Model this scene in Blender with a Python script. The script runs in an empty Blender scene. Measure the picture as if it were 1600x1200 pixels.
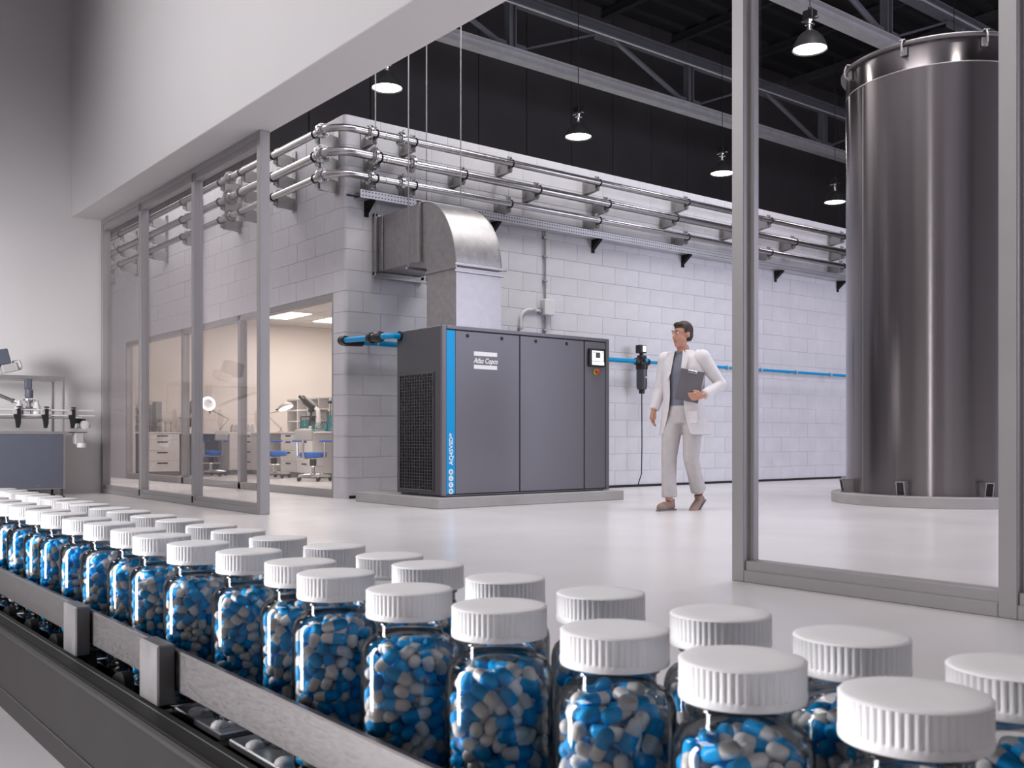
import bpy, bmesh, math, random
import numpy as np
from mathutils import Vector, Matrix
random.seed(7); np.random.seed(7)
SC = bpy.context.scene
COL = SC.collection
PI = math.pi

# ------------------------------------------------------------------ camera, world, lights
ANG = math.radians(38.476)
cam = bpy.data.cameras.new('camera')
cam_ob = bpy.data.objects.new('camera', cam); COL.objects.link(cam_ob)
cam_ob.location = (0, 0, 0.70)
cam_ob.rotation_euler = (PI/2, 0, PI/2 - ANG)
cam.sensor_width = 36.0
cam.lens = 36.0*1557.7/1600
cam.shift_y = 87.0/1600
cam.clip_start = 0.02; cam.clip_end = 200
cam.dof.use_dof = True; cam.dof.focus_distance = 9.0; cam.dof.aperture_fstop = 30.0
SC.camera = cam_ob
SC.view_settings.view_transform = 'Standard'
SC.view_settings.look = 'None'
SC.view_settings.gamma = 1.0
SC.view_settings.exposure = 0.5
SC.view_settings.use_curve_mapping = False
try:
    SC.cycles.use_denoising = True
    SC.cycles.transparent_max_bounces = 40
    SC.cycles.max_bounces = 8
    SC.cycles.diffuse_bounces = 4
    SC.cycles.caustics_reflective = False
    SC.cycles.caustics_refractive = False
    SC.cycles.sample_clamp_indirect = 4.0
except Exception:
    pass
W = bpy.data.worlds.new('world'); SC.world = W; W.use_nodes = True
W.node_tree.nodes['Background'].inputs[0].default_value = (0.8, 0.85, 0.9, 1)
W.node_tree.nodes['Background'].inputs[1].default_value = 0.02

def area(name, loc, target, sx, sy, power, color=(1, 1, 1), spread=PI):
    l = bpy.data.lights.new(name, 'AREA'); l.shape = 'RECTANGLE'; l.size = sx; l.size_y = sy
    l.energy = power; l.color = color; l.spread = spread
    o = bpy.data.objects.new(name, l); COL.objects.link(o); o.location = loc
    d = Vector(target) - Vector(loc)
    o.rotation_euler = d.to_track_quat('-Z', 'Y').to_euler()
    return o
area('hall_daylight', (4.6, 17.5, 3.4), (-8, 14.5, 2.2), 9.0, 5.0, 770, (0.80, 0.81, 1.0))
area('hall_overhead_fill', (-5.6, 7.6, 9.6), (-5.6, 7.6, 0), 3.0, 9.0, 500, (1.0, 0.97, 0.98))  # added overhead fill for the hall floor; the roof deck has no opening
area('near_room_wall_fill', (-8.2, -3.6, 1.8), (-13.67, 1.6, 1.0), 3.0, 2.0, 62, (1.0, 0.97, 0.98), math.radians(52))  # added fill that brightens the lower left wall
area('hall_roof_fill', (-16.0, 15.5, 4.75), (-16.0, 15.5, 9), 6.0, 15.0, 110, (0.95, 0.97, 1.0))  # added unseen light above the lab, lifts the trusses and dark cladding
area('near_room_header_fill', (-11.2, -2.6, 6.3), (-7.0, 3.57, 4.4), 2.4, 1.6, 104, (1.0, 0.97, 0.98), math.radians(95))  # added light, shaped to brighten the header and spare the left wall
area('near_room_bottle_fill', (-3.9, -1.8, 5.8), (-2.0, 0.2, 0), 2.4, 2.4, 118, (1.0, 0.97, 0.98))  # added fill from above for the cap tops and bottles
area('bench_strip_light', (-1.67, -0.98, 0.84), (-0.75, 0.35, 0.80), 0.34, 1.62, 40, (1.0, 0.98, 1.0))
area('hall_corridor_fill', (-15.0, 4.9, 6.9), (-15.0, 4.9, 0), 5.0, .8, 190, (1.0, 0.97, 0.96))  # added to brighten the corridor and the window wall

# ------------------------------------------------------------------ materials
def lin(h):
    h = h.lstrip('#'); c = [int(h[i:i+2], 16)/255 for i in (0, 2, 4)]
    return [x/12.92 if x <= .04045 else ((x+.055)/1.055)**2.4 for x in c]
MATS = {}
def pm(name, color, rough=.5, metal=0.0, var=.05, scale=8.0, bump=0.0, bscale=60.0, spec=.5, rvar=.08, emit=None, estr=1.0, stretch=None, coat=0.0, aniso=0.0):
    """principled material whose colour, roughness and relief carry procedural noise"""
    if isinstance(color, str): color = lin(color)
    m = bpy.data.materials.new(name); m.use_nodes = True
    nt = m.node_tree; b = nt.nodes['Principled BSDF']
    tc = nt.nodes.new('ShaderNodeTexCoord'); mp = nt.nodes.new('ShaderNodeMapping')
    nt.links.new(tc.outputs['Object'], mp.inputs['Vector'])
    if stretch: mp.inputs['Scale'].default_value = stretch
    n = nt.nodes.new('ShaderNodeTexNoise'); n.inputs['Scale'].default_value = scale; n.inputs['Detail'].default_value = 4
    nt.links.new(mp.outputs['Vector'], n.inputs['Vector'])
    r = nt.nodes.new('ShaderNodeValToRGB')
    r.color_ramp.elements[0].position = .3; r.color_ramp.elements[1].position = .7
    r.color_ramp.elements[0].color = [max(0, c*(1-var)) for c in color]+[1]
    r.color_ramp.elements[1].color = [min(1, c*(1+var)) for c in color]+[1]
    nt.links.new(n.outputs['Fac'], r.inputs['Fac']); nt.links.new(r.outputs['Color'], b.inputs['Base Color'])
    mr = nt.nodes.new('ShaderNodeMapRange')
    mr.inputs['To Min'].default_value = max(.02, rough-rvar); mr.inputs['To Max'].default_value = min(1, rough+rvar)
    nt.links.new(n.outputs['Fac'], mr.inputs['Value']); nt.links.new(mr.outputs['Result'], b.inputs['Roughness'])
    b.inputs['Metallic'].default_value = metal
    b.inputs['Specular IOR Level'].default_value = spec
    if coat: b.inputs['Coat Weight'].default_value = coat
    if aniso: b.inputs['Anisotropic'].default_value = aniso
    if bump:
        n2 = nt.nodes.new('ShaderNodeTexNoise'); n2.inputs['Scale'].default_value = bscale; n2.inputs['Detail'].default_value = 5
        nt.links.new(mp.outputs['Vector'], n2.inputs['Vector'])
        bp = nt.nodes.new('ShaderNodeBump'); bp.inputs['Strength'].default_value = bump; bp.inputs['Distance'].default_value = .01
        nt.links.new(n2.outputs['Fac'], bp.inputs['Height']); nt.links.new(bp.outputs['Normal'], b.inputs['Normal'])
    if emit is not None:
        b.inputs['Emission Color'].default_value = list(emit)+[1]; b.inputs['Emission Strength'].default_value = estr
    MATS[name] = m
    return m
def glass(name, tint=(1, 1, 1), edge=(.75, .78, .8), refl=.9, ior=1.45, rough=.0, power=3.0):
    """thin clear glass: lets light straight through, mirrors by Fresnel, darker where seen edge-on"""
    m = bpy.data.materials.new(name); m.use_nodes = True; nt = m.node_tree
    for n in list(nt.nodes): nt.nodes.remove(n)
    out = nt.nodes.new('ShaderNodeOutputMaterial'); mix = nt.nodes.new('ShaderNodeMixShader')
    tr = nt.nodes.new('ShaderNodeBsdfTransparent'); gl = nt.nodes.new('ShaderNodeBsdfGlossy')
    gl.inputs['Roughness'].default_value = rough
    fr = nt.nodes.new('ShaderNodeFresnel'); fr.inputs['IOR'].default_value = ior
    mul = nt.nodes.new('ShaderNodeMath'); mul.operation = 'MULTIPLY'; mul.inputs[1].default_value = refl
    lw = nt.nodes.new('ShaderNodeLayerWeight'); lw.inputs['Blend'].default_value = .5
    pw = nt.nodes.new('ShaderNodeMath'); pw.operation = 'POWER'; pw.inputs[1].default_value = power
    ns = nt.nodes.new('ShaderNodeTexNoise'); ns.inputs['Scale'].default_value = 12
    mc = nt.nodes.new('ShaderNodeMix'); mc.data_type = 'RGBA'
    mc.inputs[6].default_value = list(tint)+[1]; mc.inputs[7].default_value = list(edge)+[1]
    nt.links.new(lw.outputs['Facing'], pw.inputs[0]); nt.links.new(pw.outputs[0], mc.inputs[0])
    nt.links.new(mc.outputs[2], tr.inputs['Color'])
    nt.links.new(fr.outputs[0], mul.inputs[0]); nt.links.new(mul.outputs[0], mix.inputs[0])
    nt.links.new(tr.outputs[0], mix.inputs[1]); nt.links.new(gl.outputs[0], mix.inputs[2])
    nt.links.new(mix.outputs[0], out.inputs[0])
    MATS[name] = m; return m
def emis(name, color, strength):
    return pm(name, color, .5, emit=color, estr=strength, var=.01)

M_floor = pm('polished_floor', (.74, .72, .73), .25, var=.04, scale=.7, rvar=.06, bump=.006, bscale=2.0, spec=.5)
M_wall = pm('painted_plaster', (.66, .645, .655), .75, var=.02, scale=.6, bump=.05, bscale=90)
M_block = pm('painted_block', (.62, .612, .645), .62, var=.05, scale=3.5, bump=.22, bscale=55)
M_joint = pm('painted_joint', (.61, .605, .62), .75, var=.05, scale=10, bump=.2, bscale=40)
M_frame = pm('grey_aluminium', (.35, .336, .341), .45, metal=.25, var=.03, scale=3)
M_dark = pm('dark_cladding', (.070, .063, .066), .6, var=.12, scale=.6, spec=.3)
M_dark_ceiling = pm('dark_roof_deck', (.030, .028, .029), .65, var=.12, scale=.8, spec=.3)
M_truss = pm('grey_painted_steel', (.21, .21, .23), .5, metal=.3, var=.08, scale=4)
M_truss_lit = pm('lit_truss_steel', (.62, .60, .60), .5, metal=.3, var=.08, scale=4)  # truss steel lightened: light from below is put into this colour
M_steel = pm('polished_pipe_steel', (.46, .445, .45), .24, metal=1, var=.06, scale=20, rvar=.06)
M_galv = pm('galvanised_sheet', (.37, .358, .360), .42, metal=.85, var=.10, scale=14, rvar=.08, bump=.04, bscale=6)
M_bracket = pm('bracket_zinc', (.40, .39, .39), .45, metal=.9, var=.08, scale=12)
M_purlin = pm('dark_purlin_steel', (.045, .044, .047), .6)
M_lid = pm('dull_lid_steel', (.20, .19, .19), .4, metal=.9)
M_black = pm('black_plastic', (.012, .012, .013), .45, var=.1)
M_blackgloss = pm('black_gloss', (.008, .008, .009), .2, var=.1)
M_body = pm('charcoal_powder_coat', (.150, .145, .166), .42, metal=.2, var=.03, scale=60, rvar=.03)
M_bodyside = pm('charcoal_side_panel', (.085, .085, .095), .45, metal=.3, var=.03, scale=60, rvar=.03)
M_gap = pm('shadow_gap_rubber', (.006, .006, .007), .7)
M_cyan = pm('cyan_paint', (.0, .36, .78), .4, var=.03, spec=.2)
M_bluepipe = pm('blue_air_pipe', (.0, .29, .60), .35, var=.04, spec=.3)
M_white = pm('white_print', (.95, .95, .955), .5, var=.01)
M_conc = pm('plinth_concrete', (.40, .39, .385), .7, var=.06, scale=6, bump=.06)
M_cap = pm('white_cap_plastic', (.80, .79, .80), .42, var=.02, scale=40)
M_pillw = pm('capsule_white', (.80, .78, .76), .30, var=.04, scale=90, spec=.35)
M_pillb = pm('capsule_blue', (.0, .36, .80), .30, var=.06, scale=90, spec=.25)
M_rail = pm('brushed_rail', (.125, .117, .119), .40, metal=.8, var=.12, scale=22, stretch=(6, 1, 30), rvar=.10)
M_post = pm('post_aluminium', (.185, .176, .179), .42, metal=.75, var=.05, scale=30)
M_belt = pm('mirror_slat_steel', (.50, .50, .51), .10, metal=1, var=.05, scale=30, rvar=.04)
M_plate = pm('plate_steel', (.46, .47, .49), .30, metal=.8, var=.06, scale=30)
M_beltblack = pm('black_chain_rubber', (.008, .008, .008), .6, var=.1, spec=.2)
M_panel = pm('dark_conveyor_panel', (.014, .0122, .0127), .65, spec=.10, var=.05, scale=9)
M_glassb = glass('bottle_glass', (.99, .99, .99), (.74, .77, .79), .95, 1.60, 0.05, 6.0)
M_pane = glass('window_pane', (.975, .965, .97), (.95, .94, .945), .28, 1.45)
M_labpane = glass('lab_pane', (.97, .965, .96), (.95, .94, .94), .15, 1.45)
M_ware = glass('labware_glass', (.90, .91, .92), (.30, .31, .33), .9, 1.45, 0.0, 2.0)
M_teal = pm('teal_liquid', (.05, .50, .58), .2, var=.35, scale=14)
M_chrome = pm('chrome', (.75, .74, .74), .12, metal=1)
M_lampshade = pm('dark_lamp_shade', (.085, .085, .088), .35, metal=.5)
M_lampglow = emis('lamp_glow', (1.0, .97, .94), 9.0)
M_labwall = pm('lab_wall_paint', (.74, .68, .64), .8, var=.01, bump=.03)
M_labceil = pm('lab_ceiling_tile', (.60, .57, .55), .8, var=.03)
M_panelglow = emis('ceiling_panel_glow', (1.0, .97, .93), 5.0)
M_ringglow = emis('magnifier_ring_glow', (1.0, .98, .95), 4.0)
M_cabinet = pm('white_laminate', (.74, .71, .70), .5, var=.02)
M_cabgrey = pm('grey_laminate', (.20, .195, .20), .5, var=.03)
M_blue = pm('blue_vinyl', (.005, .14, .60), .45, spec=.25, var=.05)
M_greyplastic = pm('pale_grey_plastic', (.45, .44, .44), .45)
M_machine = pm('blue_grey_panel', (.10, .108, .145), .5, var=.03)
M_stain = pm('stainless', (.55, .53, .53), .32, metal=.9, var=.06)
M_matwhite = pm('matt_white_plastic', (.68, .67, .67), .5, var=.02)
M_yellow = pm('yellow_plastic', (.75, .55, .03), .4)
M_red = pm('red_plastic', (.55, .03, .02), .35)
M_screen = emis('controller_screen', (.75, .78, .78), .9)
M_lcd = pm('lcd_grey', (.09, .10, .10), .3)
M_lime = pm('lime_mark', (.55, .75, .05), .4)
M_bowl = pm('filter_bowl', (.085, .088, .10), .4, metal=.4)
M_coat = pm('white_lab_coat_cloth', (.72, .69, .70), .85, var=.04, scale=14, bump=.15, bscale=30)
M_shirt = pm('slate_shirt_cloth', (.18, .19, .24), .85, var=.08, scale=20, bump=.1)
M_trouser = pm('pale_trouser_cloth', (.52, .49, .49), .85, var=.06, scale=14, bump=.15, bscale=25)
M_skin = pm('skin', (.56, .28, .20), .5, var=.06, scale=30)
M_hair = pm('dark_brown_hair', (.035, .022, .016), .55, var=.3, scale=60, bump=.4, bscale=120)
M_shoe = pm('tan_shoe_leather', (.30, .20, .16), .5, var=.1)
M_eyew = pm('eye_white', (.7, .68, .66), .3)
M_lip = pm('lip', (.42, .16, .13), .5)
M_clip = pm('grey_clipboard', (.13, .12, .135), .45)

# brushed tank steel: anisotropic, hairlines run round the tank so highlights smear up and down it
def tank_mat():
    m = pm('brushed_tank_steel', (.23, .215, .216), .22, metal=1, var=.10, scale=2.2, stretch=(3, 3, .05), rvar=.06)
    nt = m.node_tree; b = nt.nodes['Principled BSDF']
    tg = nt.nodes.new('ShaderNodeTangent'); tg.direction_type = 'RADIAL'; tg.axis = 'Z'
    nt.links.new(tg.outputs[0], b.inputs['Tangent'])
    b.inputs['Anisotropic'].default_value = .88; b.inputs['Anisotropic Rotation'].default_value = .25
    return m
M_tank = tank_mat()
# perforated tray: rows of dark slots
def perf_mat():
    m = pm('perforated_steel', (.62, .61, .62), .4, metal=.7, var=.04)
    nt = m.node_tree; b = nt.nodes['Principled BSDF']
    src = b.inputs['Base Color'].links[0].from_socket
    tc = nt.nodes.new('ShaderNodeTexCoord'); sp = nt.nodes.new('ShaderNodeSeparateXYZ')
    nt.links.new(tc.outputs['Object'], sp.inputs[0])
    def cell(sock, per, lo, hi):
        a = nt.nodes.new('ShaderNodeMath'); a.operation = 'MULTIPLY'; a.inputs[1].default_value = 1/per
        f = nt.nodes.new('ShaderNodeMath'); f.operation = 'FRACT'
        g = nt.nodes.new('ShaderNodeMath'); g.operation = 'GREATER_THAN'; g.inputs[1].default_value = lo
        h = nt.nodes.new('ShaderNodeMath'); h.operation = 'LESS_THAN'; h.inputs[1].default_value = hi
        p = nt.nodes.new('ShaderNodeMath'); p.operation = 'MULTIPLY'
        nt.links.new(sock, a.inputs[0]); nt.links.new(a.outputs[0], f.inputs[0])
        nt.links.new(f.outputs[0], g.inputs[0]); nt.links.new(f.outputs[0], h.inputs[0])
        nt.links.new(g.outputs[0], p.inputs[0]); nt.links.new(h.outputs[0], p.inputs[1]); return p.outputs[0]
    u = cell(sp.outputs['Y'], .044, .28, .70); v = cell(sp.outputs['Z'], .045, .36, .68)
    p = nt.nodes.new('ShaderNodeMath'); p.operation = 'MULTIPLY'
    nt.links.new(u, p.inputs[0]); nt.links.new(v, p.inputs[1])
    mx = nt.nodes.new('ShaderNodeMix'); mx.data_type = 'RGBA'
    nt.links.new(p.outputs[0], mx.inputs[0]); nt.links.new(src, mx.inputs[6]); mx.inputs[7].default_value = (.06, .06, .06, 1)
    nt.links.new(mx.outputs[2], b.inputs['Base Color'])
    return m
M_perf = perf_mat()

# ------------------------------------------------------------------ mesh building
ORIGIN = {}
class MB:
    def __init__(s): s.v = []; s.f = []; s.m = []; s.mi = 0
    def add(s, vs, fs):
        o = len(s.v); s.v += [tuple(p) for p in vs]; s.f += [tuple(i+o for i in f) for f in fs]; s.m += [s.mi]*len(fs); return s
    def box(s, x0, x1, y0, y1, z0, z1):
        if x0 > x1: x0, x1 = x1, x0
        if y0 > y1: y0, y1 = y1, y0
        if z0 > z1: z0, z1 = z1, z0
        return s.add([(x0, y0, z0), (x1, y0, z0), (x1, y1, z0), (x0, y1, z0), (x0, y0, z1), (x1, y0, z1), (x1, y1, z1), (x0, y1, z1)],
                     [(3, 2, 1, 0), (4, 5, 6, 7), (0, 1, 5, 4), (1, 2, 6, 5), (2, 3, 7, 6), (3, 0, 4, 7)])
    def bbox(s, x0, x1, y0, y1, z0, z1, b=.005, seg=1):
        bm = bmesh.new(); bmesh.ops.create_cube(bm, size=1)
        for v in bm.verts:
            v.co = ((x0+x1)/2+v.co.x*(x1-x0), (y0+y1)/2+v.co.y*(y1-y0), (z0+z1)/2+v.co.z*(z1-z0))
        bmesh.ops.bevel(bm, geom=bm.edges[:], offset=b, segments=seg, affect='EDGES', profile=.5)
        return s.bm(bm)
    def bm(s, bm, M=None):
        bm.verts.index_update()
        vs = [(M @ v.co if M else v.co)[:] for v in bm.verts]; fs = [[v.index for v in f.verts] for f in bm.faces]
        bm.free(); return s.add(vs, fs)
    def prism(s, poly, axis, a, b):
        """poly in the two other axes (order x,y,z with axis removed), swept from a to b along axis"""
        n = len(poly)
        def pt(p, t): return {'x': (t, p[0], p[1]), 'y': (p[0], t, p[1]), 'z': (p[0], p[1], t)}[axis]
        vs = [pt(p, a) for p in poly]+[pt(p, b) for p in poly]
        fs = [tuple(range(n))[::-1], tuple(range(n, 2*n))]+[(i, (i+1) % n, n+(i+1) % n, n+i) for i in range(n)]
        return s.add(vs, fs)
    def cyl(s, p0, p1, r0, r1=None, n=16, caps=True):
        r1 = r0 if r1 is None else r1
        return s.tube([p0, p1], [r0, r1], n, caps)
    def tube(s, pts, rad, n=12, caps=True, ell=None):
        P = [Vector(p) for p in pts]
        R = rad if isinstance(rad, (list, tuple)) else [rad]*len(P)
        T = []
        for i in range(len(P)):
            a = P[max(0, i-1)]; b = P[min(len(P)-1, i+1)]; T.append((b-a).normalized())
        up = Vector((0, 0, 1)) if abs(T[0].z) < .9 else Vector((1, 0, 0))
        u = (up - T[0]*up.dot(T[0])).normalized(); vs = []
        for i, p in enumerate(P):
            u = (u - T[i]*u.dot(T[i])).normalized(); w = T[i].cross(u)
            e = ell[i] if ell else 1.0
            for k in range(n):
                t = 2*PI*k/n; vs.append(p+u*(R[i]*math.cos(t))+w*(R[i]*e*math.sin(t)))
        fs = []
        for i in range(len(P)-1):
            for k in range(n):
                a = i*n+k; b = i*n+(k+1) % n; fs.append((a, b, b+n, a+n))
        if caps: fs += [tuple(range(n))[::-1], tuple(range((len(P)-1)*n, len(P)*n))]
        return s.add(vs, fs)
    def lathe(s, prof, n=24, c=(0, 0, 0), axis='z', cap0=True, cap1=True):
        vs = []; fs = []
        for r, z in prof:
            for k in range(n):
                t = 2*PI*k/n; a, b = r*math.cos(t), r*math.sin(t)
                q = {'z': (a, b, z), 'x': (z, a, b), 'y': (b, z, a)}[axis]
                vs.append((q[0]+c[0], q[1]+c[1], q[2]+c[2]))
        m = len(prof)
        for i in range(m-1):
            for k in range(n):
                a = i*n+k; b = i*n+(k+1) % n; fs.append((a, b, b+n, a+n))
        if cap0: fs.append(tuple(range(n))[::-1])
        if cap1: fs.append(tuple(range((m-1)*n, m*n)))
        return s.add(vs, fs)
    def sphere(s, c, r, n=12, m=8, sc=(1, 1, 1)):
        vs = [(c[0], c[1], c[2]-r*sc[2])]; fs = []
        for i in range(1, m):
            ph = -PI/2+PI*i/m
            for k in range(n):
                t = 2*PI*k/n
                vs.append((c[0]+r*sc[0]*math.cos(ph)*math.cos(t), c[1]+r*sc[1]*math.cos(ph)*math.sin(t), c[2]+r*sc[2]*math.sin(ph)))
        vs.append((c[0], c[1], c[2]+r*sc[2]))
        for k in range(n): fs.append((0, 1+(k+1) % n, 1+k))
        for i in range(m-2):
            for k in range(n):
                a = 1+i*n+k; b = 1+i*n+(k+1) % n; fs.append((a, b, b+n, a+n))
        t = len(vs)-1; o = 1+(m-2)*n
        for k in range(n): fs.append((t, o+k, o+(k+1) % n))
        return s.add(vs, fs)
    def torus(s, c, R, r, axis='z', n=24, m=8):
        vs = []; fs = []
        for i in range(n):
            t = 2*PI*i/n
            for j in range(m):
                p = 2*PI*j/m; q = R+r*math.cos(p); a, b, h = q*math.cos(t), q*math.sin(t), r*math.sin(p)
                v = {'z': (a, b, h), 'x': (h, a, b), 'y': (b, h, a)}[axis]
                vs.append((v[0]+c[0], v[1]+c[1], v[2]+c[2]))
        for i in range(n):
            for j in range(m):
                fs.append((i*m+j, ((i+1) % n)*m+j, ((i+1) % n)*m+(j+1) % m, i*m+(j+1) % m))
        return s.add(vs, fs)
    def xf(s, M, start=0):
        for i in range(start, len(s.v)): s.v[i] = tuple(M @ Vector(s.v[i]))
        return s
    def mesh(s, name, mats, off=(0, 0, 0), smooth=35):
        me = bpy.data.meshes.new(name)
        me.from_pydata([(x-off[0], y-off[1], z-off[2]) for x, y, z in s.v], [], s.f)
        mats = mats if isinstance(mats, (list, tuple)) else [mats]
        for m in mats: me.materials.append(m)
        if len(mats) > 1: me.polygons.foreach_set('material_index', s.m)
        if smooth:
            me.polygons.foreach_set('use_smooth', [True]*len(me.polygons))
            me.set_sharp_from_angle(angle=math.radians(smooth))
        me.update(); return me
    def build(s, name, mats, parent=None, smooth=35, loc=None, label=None):
        off = ORIGIN.get(parent.name, (0, 0, 0)) if parent else (loc or (0, 0, 0))
        me = s.mesh(name, mats, off, smooth)
        o = bpy.data.objects.new(name, me); COL.objects.link(o)
        if parent: o.parent = parent
        elif loc: o.location = loc
        ORIGIN[o.name] = off
        if label: o['label'] = label
        return o

def tag(o, label=None, cat=None, group=None, kind=None):
    if label: o['label'] = label
    if cat: o['category'] = cat
    if group: o['group'] = group
    if kind: o['kind'] = kind
    return o
def thing(name, label, cat, loc=(0, 0, 0), group=None, local=False, rz=0):
    o = bpy.data.objects.new(name, None); COL.objects.link(o); o.location = loc
    o.empty_display_size = .1; o.rotation_euler.z = rz
    ORIGIN[o.name] = (0, 0, 0) if local else tuple(loc)
    return tag(o, label, cat, group)
def struct(mb, name, mat, parent=None, smooth=35):
    o = mb.build(name, mat, parent, smooth)
    if parent is None: o['kind'] = 'structure'
    return o
def struct_root(name, loc=(0, 0, 0)):
    o = bpy.data.objects.new(name, None); COL.objects.link(o); o.location = loc; o['kind'] = 'structure'
    ORIGIN[o.name] = tuple(loc); return o
def copy_tree(o, parent=None):
    c = o.copy(); COL.objects.link(c)
    if parent is not None:
        c.parent = parent
    for ch in list(o.children): copy_tree(ch, c)
    return c
def inst(name, me, parent, loc, rot=None):
    o = bpy.data.objects.new(name, me); COL.objects.link(o); o.parent = parent
    off = ORIGIN.get(parent.name, (0, 0, 0)) if parent else (0, 0, 0)
    o.location = (loc[0]-off[0], loc[1]-off[1], loc[2]-off[2])
    if rot: o.rotation_euler = rot
    return o
ORD = ['first', 'second', 'third', 'fourth', 'fifth', 'sixth', 'seventh', 'eighth', 'ninth', 'tenth', 'eleventh', 'twelfth', 'thirteenth',
       'fourteenth', 'fifteenth', 'sixteenth', 'seventeenth', 'eighteenth', 'nineteenth', 'twentieth', 'twenty-first', 'twenty-second', 'twenty-third', 'twenty-fourth', 'twenty-fifth']
def arc(c, r, a0, a1, n, plane='xy'):
    out = []
    for i in range(n+1):
        t = a0+(a1-a0)*i/n; a, b = r*math.cos(t), r*math.sin(t)
        out.append({'xy': (c[0]+a, c[1]+b, c[2]), 'xz': (c[0]+a, c[1], c[2]+b), 'yz': (c[0], c[1]+a, c[2]+b)}[plane])
    return out
def text_mesh(body, size, M, shear=0.0, depth=.0008, align='LEFT', bold=0.0):
    cu = bpy.data.curves.new('lettering', 'FONT'); cu.body = body; cu.size = size; cu.shear = shear; cu.extrude = depth
    cu.align_x = align; cu.offset = bold; cu.resolution_u = 3
    o = bpy.data.objects.new('lettering', cu); COL.objects.link(o)
    dg = bpy.context.evaluated_depsgraph_get()
    me = bpy.data.meshes.new_from_object(o.evaluated_get(dg))
    bpy.data.objects.remove(o); me.transform(M); return me

# ------------------------------------------------------------------ setting: near room and hall shell
XB, YB = -10.45, 5.78          # outside corner of the block-built laboratory
struct(MB().box(-24, 9, -6, 36, -.12, 0), 'floor', M_floor)
struct(MB().box(-13.95, -13.67, -6, 4.04, 0, 6.75), 'wall_left', M_wall)
struct(MB().bbox(-13.67, 3.0, 3.57, 4.06, 3.59, 13.2, .006), 'wall_header', M_wall)
struct(MB().box(3.0, 3.2, -6, 4.06, 0, 6.75), 'wall_right', M_wall)
struct(MB().box(-13.95, 3.2, -6.2, -6, 0, 6.75), 'wall_back', M_wall)
struct(MB().box(-13.95, 3.2, -6.2, 3.57, 6.75, 6.95), 'ceiling', M_dark_ceiling)
struct(MB().box(-24, -13.8, 3.78, 3.99, 0, 13.2), 'wall_corridor', M_wall)
struct(MB().box(3.0, 9, 3.8, 4.06, 0, 13.2), 'wall_hall_front', M_wall)
struct(MB().box(8.8, 9, 4.06, 36, 0, 13.2), 'wall_hall_right', M_wall)
struct(MB().box(-24, 9, 35.8, 36, 0, 13.2), 'wall_hall_far', M_dark)
struct(MB().box(-20.35, -20.2, 4.0, YB+.2, 0, 4.55), 'wall_hall_left', M_wall)
# dark cladding behind and above the laboratory, one panel after another
wb = struct(MB().box(-24.1, -20.66, 3.8, 36, 0, 13.2), 'wall_hall_back', M_dark)
pan = MB().bbox(0, .05, 0, 1.58, 0, 13.0, .012).mesh('panel', M_dark)
for k in range(20): inst('panel', pan, wb, (-20.66, 4.1+1.6*k, 0))
# roof deck with ribs
roof = struct(MB().box(-24, 9, 3.8, 36, 13.0, 13.2), 'ceiling', M_dark_ceiling)
rib = MB().prism([(-.16, 0), (.16, 0), (.10, -.09), (-.10, -.09)], 'y', 3.9, 35.9).mesh('rib', M_dark_ceiling)
for k in range(36): inst('rib', rib, roof, (-20.2+.8*k, 0, 13.0))
pur = MB()
pur.box(-20.6, 8.7, -.05, .05, -.22, 0).box(-20.6, 8.7, -.09, .09, -.235, -.22)
pm_ = pur.mesh('purlin', M_purlin)
for k in range(11): inst('purlin', pm_, roof, (0, 5.2+2.9*k, 12.90))
struct(MB().box(XB-.02, XB+.012, YB+.06, 20, 0, .035), 'baseboard_right', M_gap)

# ------------------------------------------------------------------ block walls
BH, BL, JT = .247, .494, .0045
def brick_mesh(L, H, axis):
    bm_ = MB(); b = .0035
    # front face proud with chamfered edges; five faces only (the back is buried in the wall)
    o = [(-.03, 0, 0), (-.03, L, 0), (-.03, L, H), (-.03, 0, H)]
    s = [(-b*.7, 0, 0), (-b*.7, L, 0), (-b*.7, L, H), (-b*.7, 0, H)]
    f = [(0, b, b), (0, L-b, b), (0, L-b, H-b), (0, b, H-b)]
    fs = [(8, 9, 10, 11)]
    for a in (0, 4):
        for i in range(4): j = (i+1) % 4; fs.append((a+i, a+j, a+4+j, a+4+i))
    vs = o+s+f
    if axis == 'left':            # face towards -Y, running along -X
        vs = [(-y, -x, z) for x, y, z in vs]
    bm_.add(vs, fs); return bm_.mesh('brick', M_block, smooth=0)
BM = {}
def bmesh_for(L, H, axis):
    k = (round(L, 3), round(H, 3), axis)
    if k not in BM: BM[k] = brick_mesh(k[0], k[1], axis)
    return BM[k]
rb = MB().box(XB-.18, XB-.0065, YB+.03, 20.0, 0, 4.55)
wall_r = struct(rb, 'wall_block_front', M_joint)
lb = MB()
WX0, WX1, WZ = -18.58, -10.73, 2.47
lb.box(-20.2, WX0, YB+.0065, YB+.18, 0, 4.55).box(WX0, WX1, YB+.0065, YB+.18, WZ, 4.55).box(WX1, XB-.03, YB+.0065, YB+.18, 0, 4.55)
wall_l = struct(lb, 'wall_block_side', M_joint)
struct(MB().box(-20.2, XB-.02, YB+.02, 20, 4.40, 4.53), 'ceiling', M_dark_ceiling)
rows = 19
def courses():
    for i in range(rows):
        z0 = i*BH; z1 = min(4.55, z0+BH-JT)
        if z1-z0 > .05: yield i, z0, z1-z0
rcand = []; lcand = []
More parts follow.
